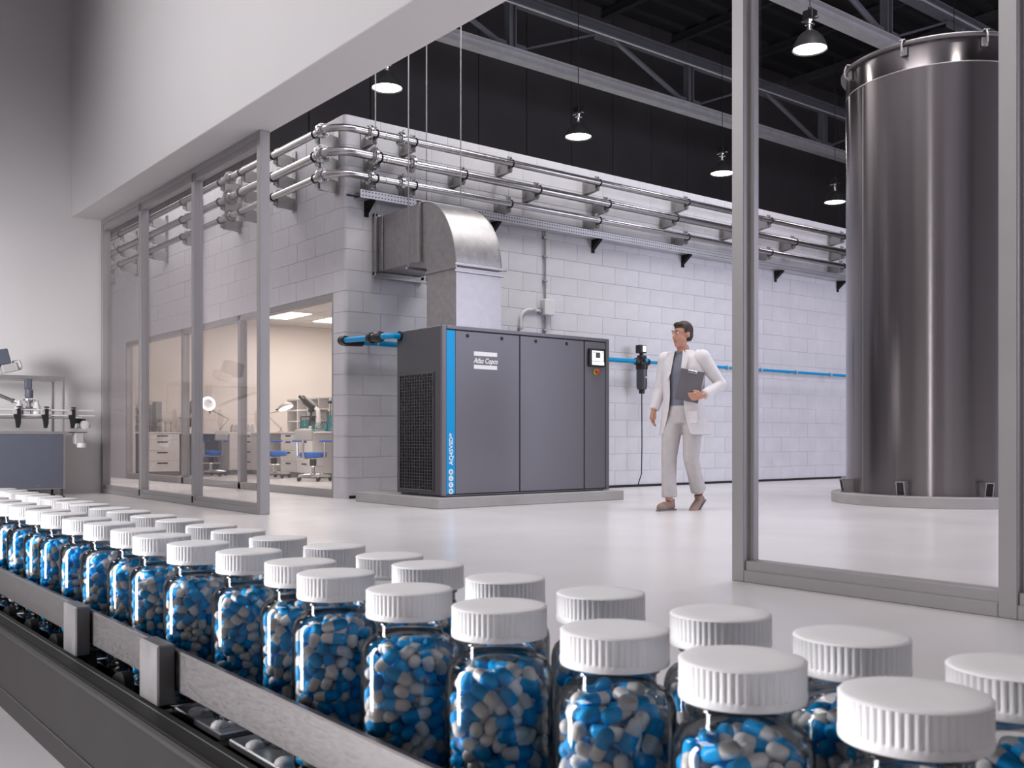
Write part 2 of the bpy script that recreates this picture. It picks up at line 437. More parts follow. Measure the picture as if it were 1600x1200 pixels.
for i, z0, h in courses():
    y = YB+(BL if i % 2 == 0 else BL/2)
    while y < 19.4:
        rcand.append((y, z0, BL-JT, h)); y += BL
    x = XB-(BL/2 if i % 2 == 0 else BL) if z0 >= WZ else WX1
    while x > -20.0:
        x1 = max(-20.2, x-BL+JT)
        segs = [(x, x1)]
        zt = z0+h
        if z0 < WZ-.02:
            if zt > WZ+.03:      # cut round the window head
                out = [(a, b, WZ+.004, zt-WZ-.004) if (a < WX1 and b > WX0) else None for a, b in segs]
                if out[0]:
                    lcand.append(out[0])
                    x -= BL; continue
            cut = []
            for a, b in segs:
                if b >= WX1 or a <= WX0: cut.append((a, b))
                else:
                    if a > WX1+.03: cut.append((a, WX1+.003))
                    if b < WX0-.03: cut.append((WX0-.003, b))
            segs = cut
        for a, b in segs:
            if a-b > .03: lcand.append((a, b, z0, h))
        x -= BL
rcand.sort(key=lambda t: t[0])
rest = MB()
for n, (y, z, L, h) in enumerate(rcand):
    d = random.uniform(-.002, .0015)
    if n < 285: inst('brick', bmesh_for(L, h, 'right'), wall_r, (XB+d, y, z))
    else:
        me = bmesh_for(L, h, 'right'); rest.add([(v.co.x+XB+d, v.co.y+y, v.co.z+z) for v in me.vertices], [tuple(p.vertices) for p in me.polygons])
o = rest.build('distant_bricks', M_block, wall_r, 0); o['kind'] = 'stuff'
lcand.sort(key=lambda t: -t[0])
rest = MB()
for n, (a, b, z, h) in enumerate(lcand):
    d = random.uniform(-.0015, .002)
    me = bmesh_for(a-b, h, 'left')
    if n < 298: inst('brick', me, wall_l, (a, YB+d, z))
    else: rest.add([(v.co.x+a, v.co.y+YB+d, v.co.z+z) for v in me.vertices], [tuple(p.vertices) for p in me.polygons])
if rest.v:
    o = rest.build('distant_bricks', M_block, wall_l, 0); o['kind'] = 'stuff'
# bullnose corner blocks
for i, z0, h in courses():
    la, lb_ = (BL-JT, BL/2-JT) if i % 2 == 0 else (BL/2-JT, BL-JT)
    r = .055
    if z0 < WZ: lb_ = XB-WX1-.003
    prof = [(XB, YB+la), (XB-.06, YB+la), (XB-.06, YB+.06), (XB-lb_, YB+.06), (XB-lb_, YB)]
    prof += [(XB-r+r*math.cos(t), YB+r+r*math.sin(t)) for t in [-PI/2+PI/2*k/6 for k in range(7)]]
    MB().prism(prof, 'z', z0, z0+h).build('brick', M_block, wall_r, 40)

# ------------------------------------------------------------------ glazed partition between room and hall
YP = 3.94
def bars(root, xs, y0, y1, z0, z1, w, top=.14, bot=.105, mat=M_frame, nm='window'):
    """xs: mullion centres; rails run between the outer ones"""
    for k, x in enumerate(xs):
        MB().bbox(x-w/2, x+w/2, y0, y1, z0, z1, .004).build('mullion', mat, root)
    for a, b in [(xs[k]+w/2, xs[k+1]-w/2) for k in range(len(xs)-1)]:
      MB().bbox(a, b, y0+.012, y1-.012, z1-top, z1, .004).bbox(a, b, y0, y1-.03, z1-top*.45, z1, .004).build('head_rail', mat, root)
      MB().bbox(a, b, y0+.012, y1-.012, z0, z0+bot, .004).bbox(a, b, y0, y1-.03, z0, z0+bot*.55, .004).build('bottom_rail', mat, root)
w1 = struct_root('window_1', (-11.1, YP, 0))
xs1 = [-13.64, -12.13, -10.42, -8.77]
bars(w1, xs1, YP, YP+.10, 0, 3.59, .075)
for k in range(3):
    MB().box(xs1[k]+.03, xs1[k+1]-.03, YP+.055, YP+.061, .09, 3.46).build('pane', M_pane, w1)
    MB().bbox(xs1[k+1]-.012, xs1[k+1]+.012, YP-.012, YP, .03, .10, .003).build('foot_bolt', M_black, w1) if k < 2 else None
    MB().bbox(xs1[k+1]-.02, xs1[k+1]+.02, YP-.01, YP+.02, 3.44, 3.53, .003).build('head_clip', M_truss, w1) if k < 2 else None
w2 = struct_root('window_2', (-2.5, YP, 0))
xs2 = [-3.165, -1.845, -1.2]
struct(MB().box(-1.16, 3.0, YP+.0, YP+.12, 0, 3.59), 'wall_daylight_block', M_wall)  # added unseen solid wall, keeps hall daylight off the bottle caps
bars(w2, xs2, YP, YP+.12, 0, 3.59, .075, .14, .105)
for k in range(2):
    x0, x1 = xs2[k]+.03, xs2[k+1]-.03
    MB().box(x0, x1, YP+.066, YP+.072, .09, 3.46).build('pane', M_pane, w2)
    g = MB()
    g.bbox(x0, x0+.03, YP+.05, YP+.09, .10, 3.46, .003).bbox(x1-.02, x1, YP+.05, YP+.09, .10, 3.46, .003)
    g.build('glazing_bead', M_frame, w2)

# ------------------------------------------------------------------ laboratory window, room and ceiling
w3 = struct_root('window_3', (-14.6, YB, 0))
for x, w in ((WX0+.03, .06), (-15.75, .09), (-13.53, .09), (WX1-.025, .05)):
    MB().bbox(x-w/2, x+w/2, YB+.005, YB+.11, 0, WZ, .004).build('mullion', M_frame, w3)
MB().bbox(WX0+.06, WX1-.05, YB+.005, YB+.11, WZ-.075, WZ, .004).build('head_rail', M_frame, w3)
MB().bbox(WX0+.06, WX1-.05, YB+.005, YB+.11, 0, .10, .004).build('bottom_rail', M_frame, w3)
for a, b in ((WX0+.06, -15.8), (-15.7, -13.58), (-13.48, WX1-.05)):
    MB().box(a, b, YB+.06, YB+.066, .09, WZ-.07).build('pane', M_labpane, w3)
struct(MB().box(-20.0, -19.73, YB+.18, 13.2, 0, 3.4), 'wall_lab_left', M_labwall)
struct(MB().box(-19.73, -10.63, 13.0, 13.2, 0, 3.4), 'wall_lab_back', M_labwall)
struct(MB().box(-10.66, -10.63, YB+.18, 13.0, 0, 3.4), 'wall_lab_right', M_labwall)
struct(MB().box(-19.73, -10.66, YB+.18, YB+.2, WZ, 3.4), 'wall_lab_front', M_labwall)
lc = struct(MB().box(-19.73, -10.66, YB+.2, 13.0, 3.165, 3.3), 'ceiling', M_cabgrey)
tx, ty = 1.15, .51
tl = MB().bbox(0, tx-.015, 0, ty-.015, 3.148, 3.165, .004).mesh('ceiling_tile', M_labceil, smooth=0)
glow = MB().box(.03, tx-.045, .03, ty-.045, 3.140, 3.148).mesh('diffuser', M_panelglow, smooth=0)
frm = MB().bbox(0, tx-.015, 0, ty-.015, 3.146, 3.165, .004).mesh('light_frame', M_cabinet, smooth=0)
x = -18.72-tx; nl = 0
lightcells = []
for i in range(8):
    for j in range(14):
        X0, Y0 = -18.72+tx*(i-1), 8.55+ty*(j-5)
        if X0 < -19.9 or Y0 > 12.6: continue
        if i in (1, 4) and j in (5, 7, 9): lightcells.append((X0, Y0)); continue
        inst('ceiling_tile', tl, lc, (X0 if X0 > -19.73 else -19.73, Y0, 0))
for n, (X0, Y0) in enumerate(lightcells):
    t = thing('ceiling_light', f"square-edged glowing ceiling panel in the laboratory, {ORD[n%3]} from the window in the {'far' if X0 < -17 else 'near'} column", 'ceiling light', (X0, Y0, 3.14), 'laboratory ceiling lights')
    inst('light_frame', frm, t, (X0, Y0, 0)); inst('diffuser', glow, t, (X0, Y0, -.001))
for X0, Y0 in ((-18.1, 9.2), (-14.7, 9.2)):
    area('laboratory_ceiling_light', (X0, Y0, 3.10), (X0, Y0, 0), 1.1, 2.0, 34, (1.0, .90, .82))
area('laboratory_front_fill', (-15.5, 6.9, 3.10), (-15.5, 6.9, 0), 5, .8, 52, (1.0, .90, .82))  # added fill for the cabinet fronts, no glowing panel above it

# ------------------------------------------------------------------ roof trusses
def truss(x, label):
    t = thing('roof_truss', label, 'truss', (x, 19, 9.1), 'roof trusses of the hall')
    def ibeam(z0, z1, w, y0, y1, nm, mat):
        m = MB(); tf = .035
        m.box(x-w/2, x+w/2, y0, y1, z0, z0+tf).box(x-w/2, x+w/2, y0, y1, z1-tf, z1).box(x-.015, x+.015, y0, y1, z0+tf, z1-tf)
        m.build(nm, mat, t, 0)
    ibeam(9.0, 9.26, .24, 4.1, 35.7, 'bottom_chord', M_truss_lit)
    ibeam(10.24, 10.50, .24, 4.1, 35.7, 'top_chord', M_truss)
    ys = [7.75+5.8*k for k in range(5)]
    for y in ys:
        m = MB(); m.box(x-.09, x+.09, y-.10, y-.07, 9.26, 10.24).box(x-.09, x+.09, y+.07, y+.10, 9.26, 10.24).box(x-.015, x+.015, y-.07, y+.07, 9.26, 10.24)
        m.build('post', M_truss, t, 0)
        MB().box(x-.02, x+.02, y-.42, y+.42, 9.26, 9.40).build('gusset', M_truss, t, 0)
        MB().tube([(x, y-2.7, 10.24), (x, y-.2, 9.28)], .065, 6).build('diagonal', M_truss, t, 0)
        MB().tube([(x, y+.25, 9.28), (x, y+2.6, 10.24)], .028, 6).build('tie_rod', M_truss, t, 0)
        MB().box(x-.02, x+.02, y+2.5, y+3.3, 10.1, 10.24).build('gusset', M_truss, t, 0)
    m = MB(); m.tube([(x+.5, 4.2, 10.0), (x+.5, 35.5, 10.0)], .022, 6); m.build('service_pipe', M_truss_lit, t)
truss(-17.1, 'grey steel roof truss above the laboratory, the far one of the two')
truss(-11.6, 'grey steel roof truss behind the steel tank, the nearer of the two')

# ------------------------------------------------------------------ high-bay lamps
def make_lamp(loc, label):
    t = thing('pendant_lamp', label, 'lamp', loc, 'pendant lamps of the hall', local=True)
    MB().cyl((0, 0, .62), (0, 0, 6.24), .008, n=6).build('cord', M_black, t)
    MB().bbox(-.09, .09, -.07, .07, .47, .60, .01).cyl((0, 0, .60), (0, 0, .65), .03).build('ballast_box', M_black, t)
    MB().lathe([(.045, .30), (.05, .33), (.05, .38), (.075, .385), (.075, .41), (.045, .415), (.045, .47)], 16).bbox(-.14, .14, -.03, .03, .455, .475, .005).build('neck', M_chrome, t)
    MB().lathe([(.262, 0), (.268, .005), (.262, .02), (.235, .10), (.19, .18), (.13, .25), (.07, .29), (.045, .30)], 32, cap0=False).build('shade', M_lampshade, t)
    MB().lathe([(.0, .012), (.12, .010), (.245, .018)], 32, cap0=False, cap1=False).build('diffuser', M_lampglow, t)
    return t
lamps = [((-14.57, 8.87), 'dark bell-shaped pendant lamp nearest the header, over the block corner'),
         ((-14.57, 13.25), 'dark bell-shaped pendant lamp in front of the truss, between header and window post'),
         ((-14.57, 17.60), 'dark bell-shaped pendant lamp half hidden by the window post'),
         ((-14.57, 21.95), 'small dark pendant lamp behind the glass, low beside the steel tank'),
         ((-9.10, 13.05), 'large pendant lamp behind the glass, high above beside the tank top'),
         ((-9.10, 8.70), 'dark pendant lamp hanging in the hall out of sight over the compressor'),
         ((-9.10, 17.40), 'dark pendant lamp hanging behind the steel tank'),
         ((-3.6, 8.70), 'dark pendant lamp hanging over the hall floor before the tank')]
for n, ((x, y), lb_) in enumerate(lamps):
    z = 6.66
    make_lamp((x, y, z), lb_)
    l = bpy.data.lights.new('pendant_light', 'AREA'); l.shape = 'DISK'; l.size = .40; l.energy = 24; l.color = (1, .97, .94)
    o = bpy.data.objects.new('pendant_light', l); COL.objects.link(o); o.location = (x, y, z-.02)

# ------------------------------------------------------------------ steel tank on its round plinth
TX, TY, TR = -5.75, 10.65, .98
pl = MB().lathe([(1.135, 0), (1.14, .005), (1.14, .105), (1.13, .115), (0.2, .115)], 96, (TX, TY, 0)).build('tank_plinth', M_conc, None, 30, (TX, TY, 0))
tag(pl, 'round grey concrete plinth under the steel tank', 'plinth')
tk = thing('steel_tank', 'tall brushed steel tank standing on a round plinth behind the glass', 'tank', (TX, TY, .115))
MB().lathe([(TR, .115), (TR, 4.55), (TR+.002, 4.555), (TR+.002, 4.565), (TR, 4.57), (TR, 4.76), (TR+.0, 4.80)], 128, (TX, TY, 0)).build('shell', M_tank, tk, 30)
MB().lathe([(TR+.003, 4.552), (TR+.004, 4.555), (TR+.004, 4.562), (TR+.003, 4.565)], 96, (TX, TY, 0), cap0=False, cap1=False).build('seam_band', M_bracket, tk)
MB().lathe([(TR-.01, 4.80), (TR+.04, 4.80), (TR+.055, 4.815), (TR+.055, 4.83), (TR+.04, 4.845), (.3, 4.90), (.0, 4.91)], 96, (TX, TY, 0), cap1=False).build('lid', M_lid, tk, 30)
for k in range(8):
    a = math.radians(-126+45*k); ca, sa = math.cos(a), math.sin(a)
    M = Matrix.Translation((TX, TY, 0)) @ Matrix.Rotation(a, 4, 'Z')
    c = MB().bbox(TR+.004, TR+.03, -.035, .035, 4.70, 4.79, .004).tube([(TR+.03, 0, 4.70), (TR+.075, 0, 4.73), (TR+.08, 0, 4.80), (TR+.06, 0, 4.85)], .012, 8).bbox(TR-.02, TR+.07, -.03, .03, 4.845, 4.86, .003).xf(M)
    c.build('lid_clamp', M_bracket, tk)
    f = MB().prism([(TR-.005, .115), (TR+.10, .115), (TR+.13, .26), (TR-.005, .26)], 'y', -.045, -.035).prism([(TR-.005, .115), (TR+.10, .115), (TR+.13, .26), (TR-.005, .26)], 'y', .035, .045).box(TR-.002, TR+.13, -.045, .045, .255, .265).box(TR-.002, TR+.11, -.06, .06, .115, .125).xf(M)
    f.build('anchor_foot', M_bracket, tk, 0)
for a in (-112,):
    M = Matrix.Translation((TX, TY, 0)) @ Matrix.Rotation(math.radians(a), 4, 'Z')
    MB().box(TR-.001, TR+.002, -.006, .006, .13, 4.54).xf(M).build('weld_seam', M_bracket, tk, 0)

# ------------------------------------------------------------------ compressor
cx0, cx1, cy0, cy1, cz0, cz1 = -9.23, -8.36, 5.74, 8.087, .112, 1.866
ep = MB().bbox(-9.95, -8.29, 5.64, 8.26, 0, .112, .008).build('equipment_plinth', M_conc, None, 35, (-9, 7, 0))
tag(ep, 'low grey concrete plinth under the charcoal compressor cabinet', 'plinth')
cp = thing('air_compressor', 'large charcoal compressor cabinet with a cyan stripe, standing on a low plinth', 'compressor', (-8.8, 6.9, cz0))
MB().bbox(cx0, cx1-.03, cy0+.004, cy1, cz0+.02, cz1, .006).box(cx0+.03, cx1-.06, cy0+.04, cy1-.04, cz0, cz0+.02).build('cabinet_body', M_body, cp)
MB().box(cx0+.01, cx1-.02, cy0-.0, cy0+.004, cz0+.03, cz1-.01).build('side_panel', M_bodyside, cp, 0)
m = MB()
m.bbox(cx1-.03, cx1, cy0-.004, cy0+.055, cz0+.012, cz1+.003, .006).bbox(cx1-.03, cx1, cy1-.05, cy1+.002, cz0+.012, cz1+.003, .006).bbox(cx1-.03, cx1, cy0+.055, cy1-.05, cz1-.035, cz1+.003, .005).box(cx1-.03, cx1-.012, cy0+.055, cy1-.05, cz0+.012, cz0+.022)
m.build('front_frame', M_body, cp)
MB().box(cx1-.031, cx1-.022, cy0+.05, cy1-.045, cz0+.018, cz1-.03).build('door_gap', M_gap, cp, 0)
zt, zb = cz1-.043, cz0+.03
MB().bbox(cx1-.022, cx1-.006, 5.797, 5.905, zb, zt, .003).build('cyan_stripe', M_cyan, cp, label='cyan stripe')
d1 = MB().bbox(cx1-.022, cx1-.006, 5.907, 6.752, zb, zt, .005).build('door', M_body, cp)
d2 = MB().bbox(cx1-.022, cx1-.006, 6.764, 7.695, zb, zt, .005).build('door', M_body, cp)
d3 = MB().bbox(cx1-.022, cx1-.006, 7.709, 8.03, zb, zt, .005).build('door', M_body, cp)
xf_ = cx1-.006
for d, y in ((d1, 6.06), (d1, 6.51), (d2, 6.98), (d2, 7.43)):
    MB().lathe([(.019, 0), (.019, .004), (.013, .006), (.012, .003)], 16, (xf_, y, 1.775), 'x').lathe([(.010, .002), (.007, .007)], 6, (xf_, y, 1.775), 'x').build('latch', M_black, d)
# wordmark between two white bars on the first door
MB().box(xf_, xf_+.0015, 6.142, 6.447, 1.575, 1.619).box(xf_, xf_+.0015, 6.142, 6.447, 1.438, 1.480).build('logo_bar', M_white, d1, 0)
MT = Matrix(((0, 0, 1, xf_+.0008), (1, 0, 0, 6.138), (0, 1, 0, 1.500), (0, 0, 0, 1)))
me = text_mesh('Atlas Copco', .078, MT @ Matrix.Scale(.80, 4, (1, 0, 0)), .32, .0008, bold=.0016)
me.materials.append(M_white); o = inst('wordmark', me, d1, (0, 0, 0))
# vertical lettering and round icons low on the stripe
st = [c for c in cp.children if c.name.startswith('cyan_stripe')][0]
MT = Matrix(((0, 0, 1, xf_+.0008), (0, -1, 0, 5.875), (1, 0, 0, .442), (0, 0, 0, 1)))
me = text_mesh('AQ45VSD', .066, MT, 0, .0008, bold=.0016); me.materials.append(M_white); inst('lettering', me, st, (0, 0, 0))
MT = Matrix(((0, 0, 1, xf_+.0008), (0, -1, 0, 5.862), (1, 0, 0, .728), (0, 0, 0, 1)))
me = text_mesh('FF', .040, MT, 0, .0008, bold=.0012); me.materials.append(M_white); inst('lettering', me, st, (0, 0, 0))
for k, z in enumerate((.172, .238, .304, .370)):
    y = 5.852
    MB().lathe([(.029, 0), (.029, .0015)], 28, (xf_, y, z), 'x').build('icon_disc', M_white, st)
    g = MB(); x0, x1 = xf_+.0015, xf_+.0025
    if k == 3: g.torus((x0, y, z), .012, .003, 'x', 20, 6).cyl((x0, y, z), (x1, y, z), .005)
    elif k == 2: g.box(x0, x1, y-.014, y+.004, z-.002, z+.003).box(x0, x1, y-.004, y+.013, z+.008, z+.013).box(x0, x1, y-.004, y+.010, z-.013, z-.008)
    elif k == 1: g.box(x0, x1, y-.013, y+.013, z+.009, z+.013).box(x0, x1, y-.013, y-.008, z-.004, z+.011).box(x0, x1, y-.008, y+.004, z-.012, z-.004)
    else: g.box(x0, x1, y-.011, y-.007, z-.013, z+.013).box(x0, x1, y+.007, y+.011, z-.013, z+.013).box(x0, x1, y-.013, y+.013, z-.002, z+.002).box(x0, x1, y-.002, y+.002, z-.010, z+.010)
    g.build('icon', M_cyan, st, 0)
# controller and emergency stop on the narrow door
ct = MB().bbox(xf_, xf_+.035, 7.748, 8.000, 1.535, 1.742, .012, 2).build('controller', M_black, d3)
MB().bbox(xf_+.035, xf_+.038, 7.787, 7.968, 1.600, 1.718, .002).bbox(xf_+.035, xf_+.038, 7.787, 7.975, 1.555, 1.594, .002).build('controller_face', M_screen, d3)
MB().bbox(xf_+.038, xf_+.040, 7.842, 7.912, 1.636, 1.700, .001).bbox(xf_+.038, xf_+.040, 7.808, 7.824, 1.690, 1.706, .001).build('controller_display', M_lcd, d3)
MB().box(xf_+.038, xf_+.040, 7.944, 7.960, 1.688, 1.708).build('controller_mark', M_lime, d3, 0)
MB().lathe([(.036, 0), (.036, .008), (.028, .010)], 24, (xf_, 7.875, 1.480), 'x').build('stop_collar', M_yellow, d3)
MB().lathe([(.014, .008), (.014, .026)], 16, (xf_, 7.875, 1.480), 'x').build('stop_stem', M_black, d3)
MB().lathe([(.024, .026), (.028, .030), (.028, .044), (.022, .050)], 24, (xf_, 7.875, 1.480), 'x').build('stop_button', M_red, d3)
# intake grille on the side facing the partition
MB().box(-9.155, -8.515, cy0-.003, cy0-.0005, .175, 1.39).build('grille_backing', M_blackgloss, cp, 0)
g = MB()
nx, nz = 13, 36
for k in range(nx+1):
    x = -9.15+.63*k/nx; g.box(x-.003, x+.003, cy0-.010, cy0-.006, .18, 1.385)
for k in range(nz+1):
    z = .18+1.205*k/nz; g.box(-9.15, -8.52, cy0-.007, cy0-.003, z-.0022, z+.0022)
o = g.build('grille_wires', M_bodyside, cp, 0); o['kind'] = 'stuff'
m = MB()
m.bbox(-9.165, -9.150, cy0-.012, cy0, .165, 1.40, .003).bbox(-8.520, -8.505, cy0-.012, cy0, .165, 1.40, .003).bbox(-9.150, -8.520, cy0-.012, cy0, 1.385, 1.40, .003).bbox(-9.150, -8.520, cy0-.012, cy0, .165, .18, .003)
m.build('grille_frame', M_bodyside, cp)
m = MB()
for k in range(5): m.cyl((-9.0+.045*k, cy0-.002, .135), (-9.0+.045*k, cy0+.001, .135), .008, n=8)
m.build('drain_holes', M_gap, cp)
MB().lathe([(.055, -.012), (.055, 0), (.04, .002)], 20, (-9.16, cy0, 1.815), 'y').build('outlet_collar', M_black, cp)

# ------------------------------------------------------------------ exhaust duct
DX0, DX1, DY0, DY1 = -9.335, -8.765, 6.20, 6.81
du = thing('exhaust_duct', 'galvanised square duct rising from the compressor and bending into the block wall', 'duct', (-9.05, 6.5, 1.866))
MB().box(DX0, DX1, DY0, DY1, 1.867, 2.56).build('riser', M_galv, du, 0)
zi, zo = 2.72, 3.375            # underside and top of the level run
cxe, cze = DX0-.13, 2.57        # bend centre
Ro = DX1-cxe; Ri = DX0-cxe
prof_o = [(cxe+Ro*math.cos(t), cze+(zo-cze)*math.sin(t)) for t in [PI/2*k/16 for k in range(17)]]
prof_i = [(cxe+Ri*math.cos(t), cze+(zi-cze)*math.sin(t)) for t in [PI/2*k/8 for k in range(9)]]
n1, n2 = len(prof_o), len(prof_i)
poly = prof_o+prof_i[::-1]
MB().prism(poly, 'y', DY0, DY1).build('elbow', M_galv, du, 30)
for y, s in ((DY0, -1), (DY1, 1)):
    b = MB()
    b.tube([(p[0], y+s*.004, p[1]) for p in prof_o], .007, 6)
    b.build('elbow_seam', M_galv, du)
MB().box(XB+.002, cxe, DY0, DY1, zi, zo).build('level_run', M_galv, du, 0)
m = MB()
for y0, y1 in ((DY0-.035, DY0-.002), (DY1+.002, DY1+.035)): m.bbox(cxe-.03, cxe+.03, y0, y1, zi-.02, zo+.02, .003)
m.bbox(cxe-.03, cxe+.03, DY0-.035, DY1+.035, zo+.002, zo+.03, .003)
m.build('flange', M_bracket, du)
m = MB()
m.bbox(DX1+.002, DX1+.022, DY0-.03, DY1+.03, 2.505, 2.535, .003).bbox(DX1+.002, DX1+.026, DY0-.03, DY1+.03, 2.575, 2.600, .003).bbox(DX0, DX1+.02, DY0-.022, DY0-.002, 2.545, 2.575, .003).cyl((DX1+.012, DY1+.03, 2.585), (DX1+.012, DY1+.07, 2.585), .012)
m.build('flange', M_galv, du)
m = MB()
for y0, y1 in ((DY0-.05, DY0-.002), (DY1+.002, DY1+.05)): m.bbox(XB+.01, XB+.06, y0, y1, zi-.05, zo+.04, .004)
m.bbox(XB+.01, XB+.06, DY0-.05, DY1+.05, zo+.002, zo+.04, .004).bbox(XB+.01, XB+.06, DY0-.05, DY1+.05, zi-.05, zi-.002, .004).bbox(XB+.16, XB+.19, DY0-.02, DY0-.002, zi, zo, .003)
m.build('wall_collar', M_galv, du)
for n, (x, lb_) in enumerate(((XB+.10, 'trapeze hanger on two long rods under the level duct, next to the block wall'), (-9.62, 'trapeze hanger on two long rods under the level duct, next to the duct bend'))):
    h = thing('duct_hanger', lb_, 'hanger', (x, 6.5, zi), 'duct hangers')
    MB().bbox(x-.02, x+.02, DY0-.09, DY1+.09, zi-.085, zi-.052, .003).build('trapeze_bar', M_bracket, h)
    for y in (DY0-.06, DY1+.06):
        MB().cyl((x, y, zi-.10), (x, y, 12.9), .0075, n=8).lathe([(.016, zi-.052), (.016, zi-.035)], 6, (x, y, 0)).build('rod', M_bracket, h)

# ------------------------------------------------------------------ three process pipes round the block corner
OFF = .30
PX, PY = XB+OFF, YB-OFF
PIPES = [('top', 4.29, .042), ('middle', 4.02, .052), ('bottom', 3.765, .042)]
def flange_at(c, axis, r, thick, root, bolts=8, nm='flange'):
    R = r*2.05; m = MB()
    for s in (-1, 1):
        m.lathe([(r*1.02, s*thick*1.9), (r*1.25, s*thick*1.3), (r*1.3, s*thick), (R, s*thick), (R, s*.003), (r*1.02, s*.003)], 24, c, axis, False, False)
    o = m.build(nm, M_steel, root)
    b = MB()
    for k in range(bolts):
        t = 2*PI*(k+.5)/bolts; a, q = R*.80*math.cos(t), R*.80*math.sin(t)
        if axis == 'y': p = lambda s: (c[0]+a, c[1]+s, c[2]+q)
        else: p = lambda s: (c[0]+s, c[1]+a, c[2]+q)
        b.cyl(p(-thick-.012), p(thick+.012), .0085, n=6)
    b.build('bolts', M_bracket, o)['kind'] = 'stuff'
for nm, z, r in PIPES:
    t = thing('process_pipe', f'polished steel pipe bending round the block corner, {nm} of the three', 'pipe', (PX, PY, z), 'process pipes on the block walls')
    rb_ = .27
    MB().tube([(PX, YB+.05, z), (PX, 19.5, z)], r, 20).build('long_run', M_steel, t)
    bend = [(PX, YB+.05, z)]+arc((PX-rb_, PY+rb_, z), rb_, 0, -PI/2, 12)[0:]+[(PX-rb_-.03, PY, z)]
    MB().tube(bend, r, 20).build('bend', M_steel, t)
    MB().tube([(PX-rb_-.03, PY, z), (-19.55, PY, z)]+arc((-19.55, PY-.2, z), .2, PI/2, PI, 8)+[(-19.75, 4.1, z)], r, 20).build('side_run', M_steel, t)
    flange_at((PX-rb_-.02, PY, z), 'x', r, .016, t, 8 if r > .05 else 6)
    flange_at((PX, 5.94 if nm != 'middle' else 6.00, z), 'y', r, .014, t, 8 if r > .05 else 6)
    flange_at((PX, 6.37 if nm != 'middle' else 6.52, z), 'y', r, .018, t, 6, 'coupling')
    flange_at((-13.1, PY, z), 'x', r, .018, t, 6, 'coupling')
    if nm != 'middle':
        MB().cyl((PX, 6.40, z+r*1.6), (PX, 6.40, z+r*2.6), .006, n=6).cyl((PX-.02, 6.40, z+r*2.6), (PX+.03, 6.40, z+r*2.6), .006, n=6).build('vent_cock', M_bracket, t)
    for y in ([6.15]): MB().lathe([(r*1.06, -.006), (r*1.06, .006)], 20, (PX, y, z), 'y', False, False).build('weld_band', M_bracket, t)
def bracket(c, z, r, side, label, group):
    """c: distance along the wall; side 'front' = long wall, 'side' = window wall"""
    loc = (XB, c, z) if side == 'front' else (c, YB, z)
    t = thing('pipe_bracket', label, 'bracket', loc, group)
    # local frame: u out of the wall, s along it
    def P(u, s, zz): return (XB+u, c+s, z+zz) if side == 'front' else (c+s, YB-u, z+zz)
    def bx(m, u0, u1, s0, s1, z0, z1):
        a = P(u0, s0, z0); b = P(u1, s1, z1); m.box(min(a[0], b[0]), max(a[0], b[0]), min(a[1], b[1]), max(a[1], b[1]), min(a[2], b[2]), max(a[2], b[2]))
    m = MB(); bx(m, 0.003, .018, -.05, .05, -.15, .10); m.build('wall_plate', M_bracket, t, 0)
    poly = [(.018, -.135), (OFF-.03, -.105), (OFF+.0, -.10), (OFF+.0, -r-.002), (OFF-r-.01, -r*.3), (OFF-r-.01, .07), (.018, .02)]
    m = MB(); n = len(poly)
    vs = [P(u, -.006, zz) for u, zz in poly]+[P(u, .006, zz) for u, zz in poly]
    m.add(vs, [tuple(range(n))[::-1], tuple(range(n, 2*n))]+[(i, (i+1) % n, n+(i+1) % n, n+i) for i in range(n)])
    bx(m, .018, OFF-r-.01, -.05, -.006, -.112, -.10)
    m.build('web_plate', M_bracket, t, 0)
    m = MB(); bx(m, OFF-r-.022, OFF-r-.008, -.035, .035, -r-.06, r+.06); m.build('saddle', M_bracket, t, 0)
    m = MB(); p = P(OFF, 0, 0); m.torus(p, r+.007, .007, 'y' if side == 'front' else 'x', 24, 6); m.build('clamp_ring', M_black, t)
    m = MB()
    for s in (-1, 1):
        a = P(OFF-r-.03, 0, s*(r+.035)); b = P(OFF-r+.02, 0, s*(r+.035)); m.cyl(a, b, .013, n=6)
    m.build('clamp_nuts', M_chrome, t)['kind'] = 'stuff'
FB = {'top': [6.04, 6.58, 8.07, 9.63, 11.47, 13.49, 15.57], 'middle': [6.09, 7.32, 8.53, 9.81, 11.21, 12.6, 14.15, 15.6], 'bottom': [6.04, 6.58, 8.05, 9.63, 11.47, 13.49, 15.55]}
SB = [-10.62, -11.75, -12.75, -13.45, -14.9, -16.4, -17.9, -19.2]
for nm, z, r in PIPES:
    for k, y in enumerate(FB[nm]):
        bracket(y, z, r, 'front', f'steel bracket under the {nm} pipe on the long block wall, {ORD[k]} from the corner', 'pipe brackets on the long block wall')
    for k, x in enumerate(SB):
        bracket(x, z, r, 'side', f'steel bracket under the {nm} pipe above the laboratory window, {ORD[k]} from the corner', 'pipe brackets on the window wall')

